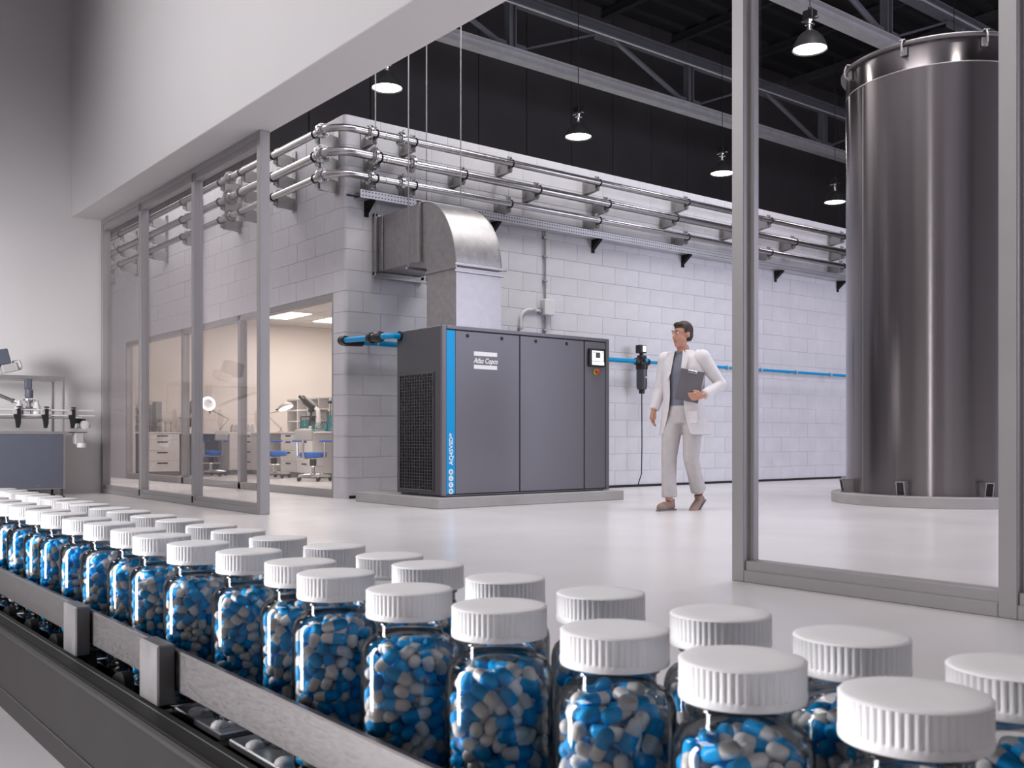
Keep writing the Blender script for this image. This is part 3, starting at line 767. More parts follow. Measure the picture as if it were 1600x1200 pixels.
# ------------------------------------------------------------------ perforated cable tray
ty0, ty1 = 5.90, 19.0
t = thing('cable_tray', 'perforated galvanised cable tray running along the long block wall', 'cable tray', (XB+.1, 6, 3.56))
MB().box(XB+.02, XB+.16, ty0, ty1, 3.555, 3.560).build('tray_base', M_perf, t, 0)
for x, nm in ((XB+.155, 'tray_side'), (XB+.02, 'tray_side')):
    MB().box(x, x+.005, ty0, ty1, 3.560, 3.650).build(nm, M_perf, t, 0)
m = MB()
for k in range(3): m.tube([(XB+.05+.035*k, ty0-.12+.04*k, 3.585-.01*k), (XB+.05+.035*k, ty1, 3.585)], .012, 6)
m.build('cables', M_black, t)
for k, y in enumerate((6.07, 7.965, 9.78, 11.68, 14.0, 15.82)):
    b = MB().prism([(XB+.003, 3.42), (XB+.02, 3.42), (XB+.17, 3.535), (XB+.17, 3.553), (XB+.003, 3.553)], 'y', y-.03, y+.03).box(XB+.003, XB+.012, y-.03, y+.03, 3.37, 3.42).build('tray_bracket', M_beltblack, None, 0, (XB, y, 3.5))
    tag(b, f'black gusset holding up the perforated cable tray, {ORD[k]} from the block corner', 'bracket', 'cable tray gussets')

# ------------------------------------------------------------------ conduit and junction box on the long wall
t = thing('electrical_conduit', 'thin grey conduit with a junction box above the compressor on the block wall', 'conduit', (XB, 8.86, 2.0))
xc = XB+.03
MB().tube([(xc, 8.862, 1.86), (xc, 8.862, 3.56)], .013, 10).build('straight_pipe', M_bracket, t)
MB().tube([(xc, 8.43, 1.86), (xc, 8.43, 2.31)]+arc((xc, 8.58, 2.31), .15, PI, PI/2, 8, 'yz')+[(xc, 8.80, 2.46)], .018, 10).build('bent_pipe', M_matwhite, t)
MB().bbox(XB+.003, XB+.10, 8.80, 8.98, 2.405, 2.62, .008).build('junction_box', M_matwhite, t)
MB().bbox(xc-.02, xc+.02, 8.745, 8.80, 2.43, 2.50, .006).build('conduit_union', M_bracket, t)
for y, z in ((8.862, 3.47), (8.862, 3.21), (8.862, 2.88), (8.862, 2.20), (8.43, 2.20), (8.66, 2.46)):
    MB().bbox(XB+.003, xc+.022, y-.032, y+.032, z-.014, z+.014, .004).build('pipe_clip', M_bracket, t)

# ------------------------------------------------------------------ blue air line, wall filter and drain hose
t = thing('air_line', 'bright blue compressed air pipe along the long block wall', 'pipe', (XB+.1, 6, 1.84))
xa = XB+.20
MB().tube([(xa, 5.86, 1.842), (xa, 10.43, 1.842)], .033, 14).tube([(xa, 10.72, 1.842), (xa, 18.5, 1.842)], .024, 14).build('wall_run', M_bluepipe, t)
MB().tube([(-9.16, 5.735, 1.815), (-9.16, 5.66, 1.815), (-9.23, 5.62, 1.815), (-9.33, 5.62, 1.818)], .033, 14).build('outlet_bend', M_bluepipe, t)
MB().tube([(-9.62, 5.62, 1.825), (xa+.10, 5.62, 1.842)], .033, 14).build('crossover', M_bluepipe, t)
MB().lathe([(.034, 0), (.055, .03), (.062, .06), (.062, .10), (.048, .105), (.048, .20), (.062, .205), (.062, .26), (.055, .29), (.034, .32)], 20, (-9.64, 5.62, 1.82), 'x').build('union_valve', M_black, t)
MB().tube([(xa+.12, 5.62, 1.842), (xa+.03, 5.62, 1.842), (xa-.005, 5.66, 1.842), (xa, 5.74, 1.842), (xa, 5.90, 1.842)], [.05, .056, .058, .056, .05], 16).build('elbow_fitting', M_black, t)
m = MB()
for y in (6.10, 7.4, 9.85, 11.9, 12.5, 13.35, 14.3, 15.3, 16.3):
    MB().lathe([(.038, -.012), (.038, .012)], 16, (xa, y, 1.842), 'y').box(XB+.003, xa-.02, y-.012, y+.012, 1.832, 1.852).build('pipe_clip', M_greyplastic, t)
fy = 10.575
t = thing('wall_filter', 'black line filter with grey bowl and gauge box, in the blue pipe beside the compressor', 'filter', (xa, fy, 1.4))
MB().bbox(xa-.06, xa+.06, fy-.075, fy+.075, 1.78, 1.885, .012).bbox(xa-.05, xa+.05, fy-.06, fy+.06, 1.885, 1.935, .01).lathe([(.085, 1.73), (.088, 1.74), (.088, 1.79), (.07, 1.80)], 20, (xa, fy, 0)).build('filter_head', M_black, t)
MB().lathe([(.078, 1.73), (.078, 1.48), (.068, 1.44), (.045, 1.425)], 24, (xa, fy, 0)).build('bowl', M_bowl, t)
MB().lathe([(.042, 1.425), (.046, 1.40), (.040, 1.375)], 12, (xa, fy, 0)).build('drain_knob', M_black, t)
g = MB().bbox(xa-.05, xa+.05, fy-.085, fy+.055, 1.965, 2.085, .008).cyl((xa, fy-.01, 1.93), (xa, fy-.01, 1.97), .03).build('gauge_box', M_black, t)
MB().bbox(xa+.05, xa+.053, fy-.03, fy+.035, 1.985, 2.07, .001).build('gauge_window', M_screen, t)
for s in (-1, 1):
    MB().lathe([(.034, s*.15), (.05, s*.135), (.055, s*.11), (.055, s*.085), (.04, s*.08), (.04, s*.07)], 18, (xa, fy, 1.842), 'y').build('coupling', M_black, t)
MB().lathe([(.022, .075), (.026, .08), (.026, .088)], 14, (xa+.02, fy, 1.86), 'x').build('relief_cap', M_cyan, t)
MB().bbox(xa+.077, xa+.079, fy+.0, fy+.02, 1.60, 1.622, .0005).build('sticker', M_white, t)
h = MB().tube([(xa, fy, 1.378), (xa, fy, 1.2), (xa, fy+.003, .6), (xa-.01, fy+.004, .2), (xa-.06, fy-.02, .03), (xa-.10, fy-.06, .012)], .008, 8).build('drain_hose', M_black, None, 35, (xa, fy, 0))
tag(h, 'thin black hose hanging from the wall filter down to the floor', 'hose')

# ------------------------------------------------------------------ conveyor
BZ = .468                       # belt surface
CX0, CX1 = -3.2, .55
cv = thing('bottle_conveyor', 'dark conveyor with a brushed steel guard rail carrying rows of capsule bottles', 'conveyor', (-1.2, .38, 0))
MB().bbox(CX0, CX1, .262, .270, .380, .478, .002).build('side_panel', M_panel, cv)
MB().box(CX0, CX1, .2605, .2621, .4055, .4065).build('panel_groove', M_gap, cv, 0)
MB().bbox(CX0, CX1, .2595, .288, .470, .4775, .002).build('top_ledge', M_beltblack, cv)
MB().box(CX0, CX1, .279, .2795, .478, .4783).build('ledge_strip', M_plate, cv, 0)
MB().box(CX0, CX1, .270, .500, .380, .392).box(CX0, CX1, .492, .500, .392, .478).box(CX0, CX1, .288, .492, .420, .440).build('under_frame', M_panel, cv, 0)
rl = MB().bbox(CX0, CX1, .2990, .3055, .489, .5235, .0012).build('guard_rail', M_rail, cv, label='brushed steel guard rail')
for x in (-1.094, -.851):
    MB().bbox(x-.023, x+.023, .2835, .299, .478, .529, .0015).build('rail_post', M_post, cv)
# plates of the slat chain: polished further back, matt with domed bolts near the camera
px_ = .118
k = 0; x = CX0
slat = MB().bbox(0, px_-.004, .309, .488, BZ-.006, BZ, .0008).mesh('slat', M_belt)
slat2 = MB().bbox(0, px_-.016, .309, .488, BZ-.006, BZ, .001).mesh('slat', M_plate)
boltm = MB().lathe([(.0075, 0), (.007, .002), (.005, .004), (.002, .005), (0, .0052)], 14, cap1=False).mesh('dome_bolt', M_matwhite)
tab = MB().prism([(0, .450), (.052, .450), (.050, .472), (.046, .479), (.040, .482), (.024, .479), (.004, .468)], 'y', .297, .306).mesh('link_tab', M_beltblack)
link = MB().bbox(-.012, .002, .300, .49, .440, BZ-.004, .001).mesh('link', M_beltblack)
xs_ = []
x = -.742
while x > CX0: x -= px_
x += px_
while x < CX1-px_:
    near = x > -.92
    o = inst('slat', slat2 if near else slat, cv, (x, 0, 0))
    inst('link', link, cv, (x, 0, 0))
    if near:
        for bx_ in (.032, .082):
            for by in (.3165, .3265):
                s = .6 if by > .32 else 1
                b = inst('dome_bolt', boltm, o, (0, 0, 0)); b.location = (x-x+bx_, by, BZ); b.scale = (s, s, s)
    else:
        inst('link_tab', tab, cv, (x-.022, -.002, 0))
    x += px_
m = MB()
for x in (-2.9, .3):
    m.bbox(x-.03, x+.03, .30, .36, 0, .385, .003).bbox(x-.03, x+.03, .43, .49, 0, .385, .003)
m.build('stand', M_frame, cv)

# ------------------------------------------------------------------ capsule bottles
def cap_mesh():
    n = 54*4; R = .0275; m = MB()
    rings = [(r, z+.022, i) for r, z, i in [(R-.0012, .0983, 0), (R-.0002, .0985, 0), (R, .0995, 0), (R, .1018, 0), (R-.0002, .1024, 1), (R-.0002, .1144, 1), (R, .1148, 0), (R-.0006, .1154, 0), (R-.002, .1158, 0), (R*.6, .1158, 0)]]
    vs = []; fs = []
    for r, z, rid in rings:
        for k in range(n):
            t = 2*PI*k/n; q = r-(.0008 if (rid and k % 4 == 0) else (.0003 if (rid and k % 4 in (1, 3)) else 0))
            vs.append((q*math.cos(t), q*math.sin(t), z))
    for i in range(len(rings)-1):
        for k in range(n):
            a = i*n+k; b = i*n+(k+1) % n; fs.append((a, b, b+n, a+n))
    fs.append(tuple(range(n))[::-1]); fs.append(tuple(range((len(rings)-1)*n, len(rings)*n)))
    m.add(vs, fs); return m.mesh('cap', M_cap, smooth=50)
capm = cap_mesh()
BR = .0307
bodyprof = [(.006, .0035), (.020, .0030), (.026, .0010), (.0285, .0003), (.0300, .0018), (BR, .005), (BR, .0965)]
bodyprof += [(.0227+.008*math.cos(t), .0965+.0115*math.sin(t)) for t in [PI/2*k/8 for k in range(1, 8)]]+[(r, z+.022) for r, z in [(.0222, .0866), (.0212, .0880), (.0208, .0900), (.0208, .0945), (.0225, .0950), (.0225, .0962), (.0208, .0968), (.0208, .0985)]]
bodym = MB().lathe(bodyprof, 56, cap0=True, cap1=False).mesh('bottle_body', M_glassb, smooth=60)
RX = [('front', 'row nearest the guard rail', [(-.1975, .3485), (-.2761, .3468), (-.3590, .351), (-.4508, .349), (-.5365, .343), (-.6327, .343), (-.7080, .353), (-.8015, .352), (-.8926, .343), (-.9856, .342), (-1.0660, .345), (-1.1648, .345), (-1.2530, .345), (-1.3539, .345), (-1.4316, .345), (-1.5309, .345), (-1.6163, .345), (-1.7100, .345), (-1.80, .345), (-1.89, .345)]),
      ('back', 'back row beside the hall', [(-.1946, .4235), (-.2753, .4285), (-.3560, .4285), (-.4490, .4270), (-.5372, .4210), (-.6317, .4205), (-.7005, .4290), (-.7940, .4290), (-.8935, .4220), (-.9870, .4215), (-1.0690, .4255), (-1.1609, .4235), (-1.2480, .4225), (-1.3460, .4230), (-1.4250, .4230), (-1.5249, .4235), (-1.6038, .4235), (-1.6985, .4235), (-1.7814, .4235), (-1.8637, .4235), (-1.9400, .4235), (-2.0250, .4235), (-2.114, .4235)])]
bottles = []
for row, rl_, pts in RX:
    for k, (x, y) in enumerate(pts):
        t = thing('pill_bottle', f'white-capped clear bottle of capsules, {ORD[k]} from the camera in the {row} row', 'bottle', (x, y, BZ), f'capsule bottles in the {rl_}', local=True, rz=random.uniform(0, 6.28))
        inst('bottle_body', bodym, t, (0, 0, 0)); inst('cap', capm, t, (0, 0, 0))
        bottles.append((row, k, x, y))

# capsules: packed by relaxing overlapping spheres inside the bottle
CR, CL = .00395, .0186
def pack(seed, N=212, it=240):
    rg = np.random.RandomState(seed); hl = CL/2-CR
    th = rg.uniform(0, 2*PI, N); rr = np.sqrt(rg.uniform(0, 1, N))*.021
    c = np.c_[rr*np.cos(th), rr*np.sin(th), .008+rg.uniform(0, .104, N)]
    d = rg.normal(size=(N, 3)); d /= np.linalg.norm(d, axis=1)[:, None]
    tt = np.array([-1, -.34, .34, 1])*hl
    own = np.repeat(np.arange(N), 4); same = own[:, None] == own[None, :]
    for k in range(it):
        p = (c[:, None, :]+d[:, None, :]*tt[None, :, None]).reshape(-1, 3)
        df = p[:, None, :]-p[None, :, :]; q = np.einsum('ijk,ijk->ij', df, df); q[same] = 1
        ii, jj = np.nonzero(q < (2*CR)**2)
        dist = np.sqrt(q[ii, jj])+1e-9; v = df[ii, jj]/dist[:, None]*((2*CR-dist)*.5)[:, None]
        mv = np.zeros_like(p); np.add.at(mv, ii, v)
        cnt = np.zeros(len(p)); np.add.at(cnt, ii, 1)
        mv /= np.maximum(1, cnt*.6)[:, None]
        p2 = p+mv
        p2[:, 2] -= .00012*(1-k/it)
        # container: base, wall narrowing at the shoulder
        rmax = np.where(p2[:, 2] < .094, .0283, np.maximum(.0185, .0283-(np.maximum(0, p2[:, 2]-.094)/.0135)**2*.0095))-CR
        r = np.hypot(p2[:, 0], p2[:, 1]); s = np.where(r > rmax, rmax/np.maximum(r, 1e-9), 1); p2[:, 0] *= s; p2[:, 1] *= s
        p2[:, 2] = np.clip(p2[:, 2], .004+CR, .1085)
        P = p2.reshape(N, 4, 3); c = P.mean(1)
        nd = P[:, 3]-P[:, 0]+.5*(P[:, 2]-P[:, 1]); d = nd/(np.linalg.norm(nd, axis=1)[:, None]+1e-12)
    # keep both rounded ends inside the glass
    for e in (-1, 1, -1, 1):
        p = c+d*hl*e; r = np.hypot(p[:, 0], p[:, 1]); over = np.maximum(0, r-(.0291-CR))
        c[:, 0] -= p[:, 0]/np.maximum(r, 1e-9)*over; c[:, 1] -= p[:, 1]/np.maximum(r, 1e-9)*over
    return c, d
PK = [pack(s) for s in (11, 12, 13, 14)]
def cap_parts(n, rings):
    """white half and slightly wider blue half of one capsule along +Z, as verts and quads"""
    def half(r, z0, z1, up):
        pr = [(r, z0), (r, z1-(r if up else -r))]
        zc = z1-r if up else z1+r
        for k in range(1, rings):
            a = PI/2*k/rings; pr.append((r*math.cos(a), zc+(r if up else -r)*math.sin(a)))
        pr.append((r*.12, z1))
        if not up: pr = pr[::-1]
        m = MB().lathe(pr, n, cap0=not up, cap1=up)
        return m
    return half(CR*.955, .001, -CL/2, False), half(CR, -.0008, CL/2, True)
hiw, hib = cap_parts(12, 3); low, lob = cap_parts(7, 2)
m_w = hiw.mesh('capsule', M_pillw, smooth=60); m_b = hib.mesh('capsule_cap', M_pillb, smooth=60)
camxy = np.array([0, 0, .70])
single = []; bulk = []
FWD = np.array([-math.cos(ANG), math.sin(ANG), 0]); RGT = np.array([math.sin(ANG), math.cos(ANG), 0])
for n, (row, k, x, y) in enumerate(bottles):
    c, d = PK[n % 4]; a = random.uniform(0, 2*PI); ca, sa = math.cos(a), math.sin(a)
    Rz = np.array([[ca, -sa, 0], [sa, ca, 0], [0, 0, 1]])
    c = c @ Rz.T+np.array([x, y, BZ]); d = d @ Rz.T
    flip = np.where(np.random.rand(len(c)) < .5, -1, 1); d = d*flip[:, None]
    r = np.hypot(c[:, 0]-x, c[:, 1]-y)
    for i in range(len(c)):
        if r[i] < .0125 and c[i, 2] < BZ+.090: continue
        v = camxy-c[i]; v2 = v[:2]/np.linalg.norm(v[:2])
        facing = ((c[i, :2]-np.array([x, y]))/max(r[i], 1e-6)) @ v2
        dep = (c[i]-camxy) @ FWD; sx = 800+1558*((c[i]-camxy) @ RGT)/dep; sy = 687-1558*(c[i, 2]-.70)/dep
        vis = row == 'front' and 1 <= k <= 8 and r[i] > .018 and facing > .25 and sy < 1195 and 0 < sx < 1600 and (c[i, 2] > BZ+.045)
        (single if vis else bulk).append((dep, row, k, c[i], d[i]))
single.sort(key=lambda t: t[0])
bulk += single[300:]; single = single[:300]
for dep, row, k, c, d in single:
    o = bpy.data.objects.new('capsule', m_w); COL.objects.link(o)
    o.location = c; o.rotation_euler = Vector(d).to_track_quat('Z', 'X').to_euler()
    tag(o, f'blue and white capsule against the glass of the {ORD[k]} bottle from the camera, front row', 'capsule', f'capsules at the glass of the {ORD[k]} front bottle')
    q = bpy.data.objects.new('capsule_cap', m_b); COL.objects.link(q); q.parent = o
def bulk_mesh(items):
    VV = []; FF = []; MI = []; off = 0
    for hi in (True, False):
        sel = [t for t in items if (t[0] < 1.05) == hi]
        if not sel: continue
        C = np.array([t[3] for t in sel]); D = np.array([t[4] for t in sel])
        up = np.where(np.abs(D[:, 2:3]) < .9, np.array([[0, 0, 1.]]), np.array([[1., 0, 0]]))
        U = np.cross(up, D); U /= np.linalg.norm(U, axis=1)[:, None]; Wv = np.cross(D, U)
        for half, mi in (((hiw if hi else low), 0), ((hib if hi else lob), 1)):
            v = np.array(half.v)
            w = C[:, None, :]+U[:, None, :]*v[None, :, 0:1]+Wv[:, None, :]*v[None, :, 1:2]+D[:, None, :]*v[None, :, 2:3]
            nv = len(v); VV.append(w.reshape(-1, 3))
            for f in half.f:
                FF.append((np.arange(len(sel))[:, None]*nv+np.array(f)[None, :]+off, mi))
            off += nv*len(sel)
    V = np.concatenate(VV)
    me = bpy.data.meshes.new('capsules'); me.vertices.add(len(V)); me.vertices.foreach_set('co', V.ravel())
    tot = [np.full(len(a), a.shape[1]) for a, _ in FF]; T = np.concatenate(tot); L = np.concatenate([a.ravel() for a, _ in FF])
    me.loops.add(len(L)); me.loops.foreach_set('vertex_index', L.astype(np.int32))
    me.polygons.add(len(T)); me.polygons.foreach_set('loop_start', np.r_[0, np.cumsum(T)[:-1]].astype(np.int32))
    try: me.polygons.foreach_set('loop_total', T.astype(np.int32))
    except Exception: pass
    me.materials.append(M_pillw); me.materials.append(M_pillb)
    me.polygons.foreach_set('material_index', np.concatenate([np.full(len(a), m) for a, m in FF]).astype(np.int32))
    me.polygons.foreach_set('use_smooth', np.ones(len(T), dtype=bool))
    me.update(calc_edges=True); me.validate()
    return me
o = bpy.data.objects.new('capsules', bulk_mesh(bulk)); COL.objects.link(o)
tag(o, 'mass of blue and white capsules filling all the clear bottles', 'capsules', kind='stuff')

# ------------------------------------------------------------------ filling machine at the left wall
mx = -12.90
fm = thing('filling_machine', 'bottle filling machine with a blue-grey panel and steel frame at the left wall', 'machine', (-13.2, 2.6, 0))
MB().bbox(mx-.55, mx-.012, 1.4, 3.30, .10, .80, .006).build('cabinet', M_stain, fm)
MB().bbox(mx-.012, mx, 1.45, 3.275, .115, .765, .004).build('front_panel', M_machine, fm)
m = MB()
for y in (2.995,):
    for z in (.15, .745): m.lathe([(.008, 0), (.006, .004)], 8, (mx, y, z), 'x')
m.build('panel_screws', M_stain, fm)
MB().bbox(mx-.58, mx+.012, 1.4, 3.325, .765, .80, .003).build('table_edge', M_stain, fm)
for x in (mx-.50, mx-.05):
    for y in (1.5, 2.2, 3.27):
        MB().cyl((x, y, .02), (x, y, .10), .014, n=8).lathe([(.035, 0), (.035, .012), (.014, .022)], 12, (x, y, 0)).build('levelling_foot', M_black, fm)
for x in (mx-.02, mx-.50):
    MB().bbox(x-.014, x+.014, 3.262, 3.292, .80, 1.44, .002).build('frame_post', M_stain, fm)
    MB().bbox(x-.014, x+.014, 1.4, 1.43, .80, 1.44, .002).build('frame_post', M_stain, fm)
MB().bbox(mx-.52, mx, 1.4, 3.295, 1.425, 1.465, .004).build('top_plate', M_stain, fm)
# guide rails with their clamps
for z in (1.057, .995):
    MB().bbox(mx+.02, mx+.032, 1.4, 3.62, z-.009, z+.009, .003).build('guide_rail', M_matwhite, fm)
    MB().bbox(mx-.14, mx-.128, 1.4, 3.45, z-.009, z+.009, .003).build('guide_rail', M_stain, fm)
for y in (2.24, 2.76, 3.065, 3.37):
    c = MB()
    c.prism([(y-.055, 1.02), (y-.005, 1.07), (y+.03, 1.07), (y+.03, .90), (y+.015, .84), (y-.02, .84), (y-.03, .93)], 'x', mx+.034, mx+.06)
    c.build('rail_clamp', M_black, fm, 0)
    MB().bbox(mx+.02, mx+.08, y-.055, y-.015, 1.0, 1.05, .004).build('clamp_block', M_greyplastic, fm)
    MB().lathe([(.006, 1.06), (.006, 1.078), (.03, 1.080), (.03, 1.092), (.022, 1.098)], 12, (mx+.05, y+.01, 0)).build('clamp_knob', M_black, fm)
MB().bbox(mx-.25, mx+.01, 1.4, 3.50, .955, .975, .004).build('belt_deck', M_stain, fm)
MB().bbox(mx-.20, mx-.02, 3.36, 3.56, .785, .795, .003).bbox(mx-.12, mx-.04, 3.38, 3.55, .90, .955, .006).build('end_bracket', M_black, fm)
MB().tube([(mx-.08, 3.44, .882), (mx-.08, 3.61, .882)], [.04, .03], 12).lathe([(.055, 0), (.055, .02), (.03, .03)], 16, (mx-.03, 3.525, .882), 'x').build('end_roller', M_matwhite, fm)
MB().bbox(mx-.12, mx+.0, 3.41, 3.52, .64, .785, .012).build('drive_motor', M_greyplastic, fm)
MB().lathe([(.045, .60), (.055, .61), (.055, .66)], 16, (mx-.02, 3.49, 0)).build('motor_cap', M_matwhite, fm)
# filling head
MB().bbox(mx-.09, mx+.0, 2.855, 2.925, 1.30, 1.43, .008).lathe([(.042, 1.20), (.046, 1.21), (.046, 1.30)], 16, (mx-.045, 2.90, 0)).build('head_motor', M_machine, fm)
MB().lathe([(.075, 1.168), (.075, 1.182)], 24, (mx-.045, 2.90, 0)).build('head_plate', M_chrome, fm)
MB().lathe([(.02, 1.04), (.02, 1.075), (.038, 1.08), (.038, 1.095), (.02, 1.10), (.022, 1.14), (.042, 1.145), (.042, 1.168)], 18, (mx-.045, 2.90, 0)).build('spindle', M_truss, fm)
MB().bbox(mx-.10, mx+.01, 2.81, 2.965, 1.062, 1.074, .003).build('guard_top', M_chrome, fm)
MB().bbox(mx-.10, mx+.01, 2.81, 2.965, .868+.11, .992, .003).build('guard_base', M_matwhite, fm)
for y in (2.815, 2.91): MB().cyl((mx, y, .98), (mx, y, 1.07), .006, n=8).build('guard_rod', M_black, fm)
MB().tube([(mx-.05, 2.2, 1.35), (mx-.05, 2.55, 1.235), (mx-.05, 2.72, 1.165)], [.022, .022, .020], 10).tube([(mx-.05, 2.715, 1.167), (mx-.05, 2.735, 1.158)], .03, 10).tube([(mx-.05, 2.735, 1.158), (mx-.05, 2.80, 1.125)], .012, 8).tube([(mx-.05, 2.79, 1.132), (mx-.05, 2.825, 1.105)], .02, 8).build('filling_nozzle', M_chrome, fm)
# tilted hopper drive above the top plate
M = Matrix.Translation((mx-.05, 2.60, 1.60)) @ Matrix.Rotation(math.radians(14), 4, 'X')
MB().bbox(-.09, .09, -.16, .09, -.02, .16, .01).xf(M).build('hopper_drive', M_machine, fm)
MB().bbox(-.08, .08, -.02, .15, -.12, -.02, .008).xf(M).build('gear_housing', M_greyplastic, fm)
MB().lathe([(.055, .12), (.062, .13), (.062, .19), (.050, .205), (.0, .208)], 18, (0, 0, -.055), 'y', cap1=False).xf(M).build('drive_cap', M_matwhite, fm)
MB().cyl((0, -.1, -.12), (0, -.1, -.16), .05).xf(M).build('drive_foot', M_truss, fm)
def mbottle(y, label):
    b = MB().lathe([(.048, .978), (.052, .985), (.052, 1.05), (.046, 1.085), (.026, 1.135), (.022, 1.15), (.024, 1.155), (.024, 1.168), (.02, 1.17)], 24, (mx-.045, y, 0)).build('white_bottle', M_matwhite, None, 40, (mx-.045, y, .978))
    tag(b, label, 'bottle', 'white bottles on the filling machine')
mbottle(2.79, 'plain white bottle under the slanted nozzle of the filling machine')
mbottle(2.985, 'plain white bottle behind the guard rods of the filling machine')
mbottle(2.10, 'plain white bottle waiting on the filling machine rails, outside the frame')

# ------------------------------------------------------------------ laboratory furniture
BT = .845
def drawers(x0, x1, y0, y1, face, label, n=4, toe=.09):
    """face: '+x' or '-y' side carries the drawer fronts"""
    t = thing('drawer_cabinet', label, 'cabinet', ((x0+x1)/2, (y0+y1)/2, 0), 'laboratory drawer cabinets')
    MB().box(x0+.01, x1-.02, y0+.02, y1-.01, 0, toe).build('toe_kick', M_cabgrey, t, 0)
    MB().bbox(x0, x1-(.02 if face == '+x' else 0), y0+(.02 if face == '-y' else 0), y1, toe, BT-.03, .003).build('carcass', M_cabinet, t)
    hs = [.115]+[(BT-.035-toe-.115)/(n-1)]*(n-1); z = BT-.035
    for h in hs:
        z0 = z-h+.006
        if face == '+x':
            d = MB().bbox(x1-.019, x1, y0+.004, y1-.004, z0, z, .003).build('drawer', M_cabinet, t)
            yc = (y0+y1)/2; MB().box(x1, x1+.006, yc-.10, yc+.10, z-.052, z-.026).build('handle', M_black, d, 0)
        else:
            d = MB().bbox(x0+.004, x1-.004, y0, y0+.019, z0, z, .003).build('drawer', M_cabinet, t)
            xc = (x0+x1)/2; MB().box(xc-.10, xc+.10, y0-.006, y0, z-.052, z-.026).build('handle', M_black, d, 0)
        z -= h
    return t
LX = -19.0
tag(MB().bbox(-19.70, LX+.01, 6.02, 8.80, BT-.028, BT, .004).build('bench_top', M_cabinet, None, 35, (-19.3, 7.4, BT)), 'white laboratory bench top along the far left laboratory wall', 'worktop')
tag(MB().bbox(-18.95, -13.2, 8.35, 9.10, BT-.028, BT, .004).build('bench_top', M_cabinet, None, 35, (-16, 8.7, BT)), 'white laboratory bench top carrying the cubby shelf and microscopes', 'worktop')
drawers(-19.65, LX, 6.27, 6.93, '+x', 'white four-drawer cabinet under the glassware at the left laboratory wall')
drawers(-19.65, LX, 7.93, 8.60, '+x', 'white four-drawer cabinet under the test tube rack, right of the left chair')
drawers(-18.95, -18.25, 8.37, 9.05, '-y', 'white four-drawer cabinet behind the middle chair, partly behind the glazing post')
drawers(-17.62, -16.98, 8.37, 9.05, '-y', 'white four-drawer cabinet between the middle and right chairs under the microscope')
drawers(-16.96, -16.32, 8.37, 9.05, '-y', 'white four-drawer cabinet directly behind the right chair')
drawers(-14.2, -13.5, 8.37, 9.05, '-y', 'white four-drawer cabinet at the bench end behind the block corner')
def panelobj(x0, x1, y0, y1, z0, z1, label):
    tag(MB().bbox(x0, x1, y0, y1, z0, z1, .003).build('modesty_panel', M_cabgrey, None, 35, ((x0+x1)/2, (y0+y1)/2, 0)), label, 'panel', 'grey bench panels')
panelobj(-19.6, -19.55, 6.03, 6.26, 0, BT-.03, 'grey panel closing the bench left of the glassware cabinet')
panelobj(-19.6, -19.55, 6.94, 7.92, 0, BT-.03, 'grey panel in the knee space behind the left chair')
panelobj(-18.24, -17.63, 8.98, 9.03, 0, BT-.03, 'grey panel in the knee space behind the middle chair')
panelobj(-16.30, -14.22, 8.98, 9.03, 0, BT-.03, 'grey panel in the knee space right of the right chair')
def chair(loc, rz, label):
    t = thing('lab_chair', label, 'chair', loc, 'blue laboratory chairs', local=True, rz=rz)
    m = MB()
    for k in range(5):
        a = 2*PI*k/5; m.tube([(0, 0, .095), (.15*math.cos(a), .15*math.sin(a), .10), (.29*math.cos(a), .29*math.sin(a), .085)], [.03, .024, .016], 8)
    m.lathe([(.05, .07), (.05, .14), (.035, .15)], 16); m.build('star_base', M_chrome, t)
    for k in range(5):
        a = 2*PI*k/5; x, y = .285*math.cos(a), .285*math.sin(a)
        w = MB().lathe([(.020, -.02), (.033, -.014), (.033, -.004), (.012, -.002), (.012, .002), (.033, .004), (.033, .014), (.020, .02)], 12, (x, y, .034), 'x').build('caster', M_black, t)
    MB().cyl((0, 0, .14), (0, 0, .30), .030, n=14).build('gas_lift', M_chrome, t)
    MB().lathe([(.052, .26), (.058, .28), (.058, .375), (.045, .385)], 16).build('lift_sleeve', M_black, t)
    MB().torus((0, 0, .25), .17, .009, 'z', 24, 6).tube([(-.17, 0, .25), (.17, 0, .25)], .007, 6).build('foot_ring', M_chrome, t)
    MB().bbox(-.12, .12, -.12, .12, .375, .40, .006).build('seat_plate', M_chrome, t)
    MB().lathe([(.20, .40), (.228, .415), (.232, .46), (.215, .487), (.05, .492)], 28).build('seat', M_blue, t)
    MB().tube([(0, .16, .385), (0, .25, .40), (0, .275, .52), (0, .265, .70)], .020, 10).build('back_bar', M_stain, t)
    M = Matrix.Translation((0, .25, .775)) @ Matrix.Rotation(math.radians(-6), 4, 'X')
    MB().bbox(-.19, .19, -.025, .02, -.095, .095, .03, 3).xf(M).build('backrest', M_greyplastic, t)
    for s in (-1, 1):
        MB().tube([(s*.12, .06, .392), (s*.27, .06, .395), (s*.285, .06, .44), (s*.285, .06, .655)], .016, 8).build('arm_post', M_stain, t)
        MB().bbox(s*.285-.045, s*.285+.045, -.13, .16, .66, .69, .012, 2).build('arm_pad', M_blue, t)
    return t
chair((-18.62, 7.40, 0), math.radians(-60), 'blue-seated laboratory chair at the left bench, behind a glazing mullion')
chair((-16.95, 7.92, 0), math.radians(150), 'blue-seated laboratory chair in the middle, just right of the end glazing post')
chair((-15.28, 7.85, 0), math.radians(205), 'blue-seated laboratory chair at the right, next to the window jamb')
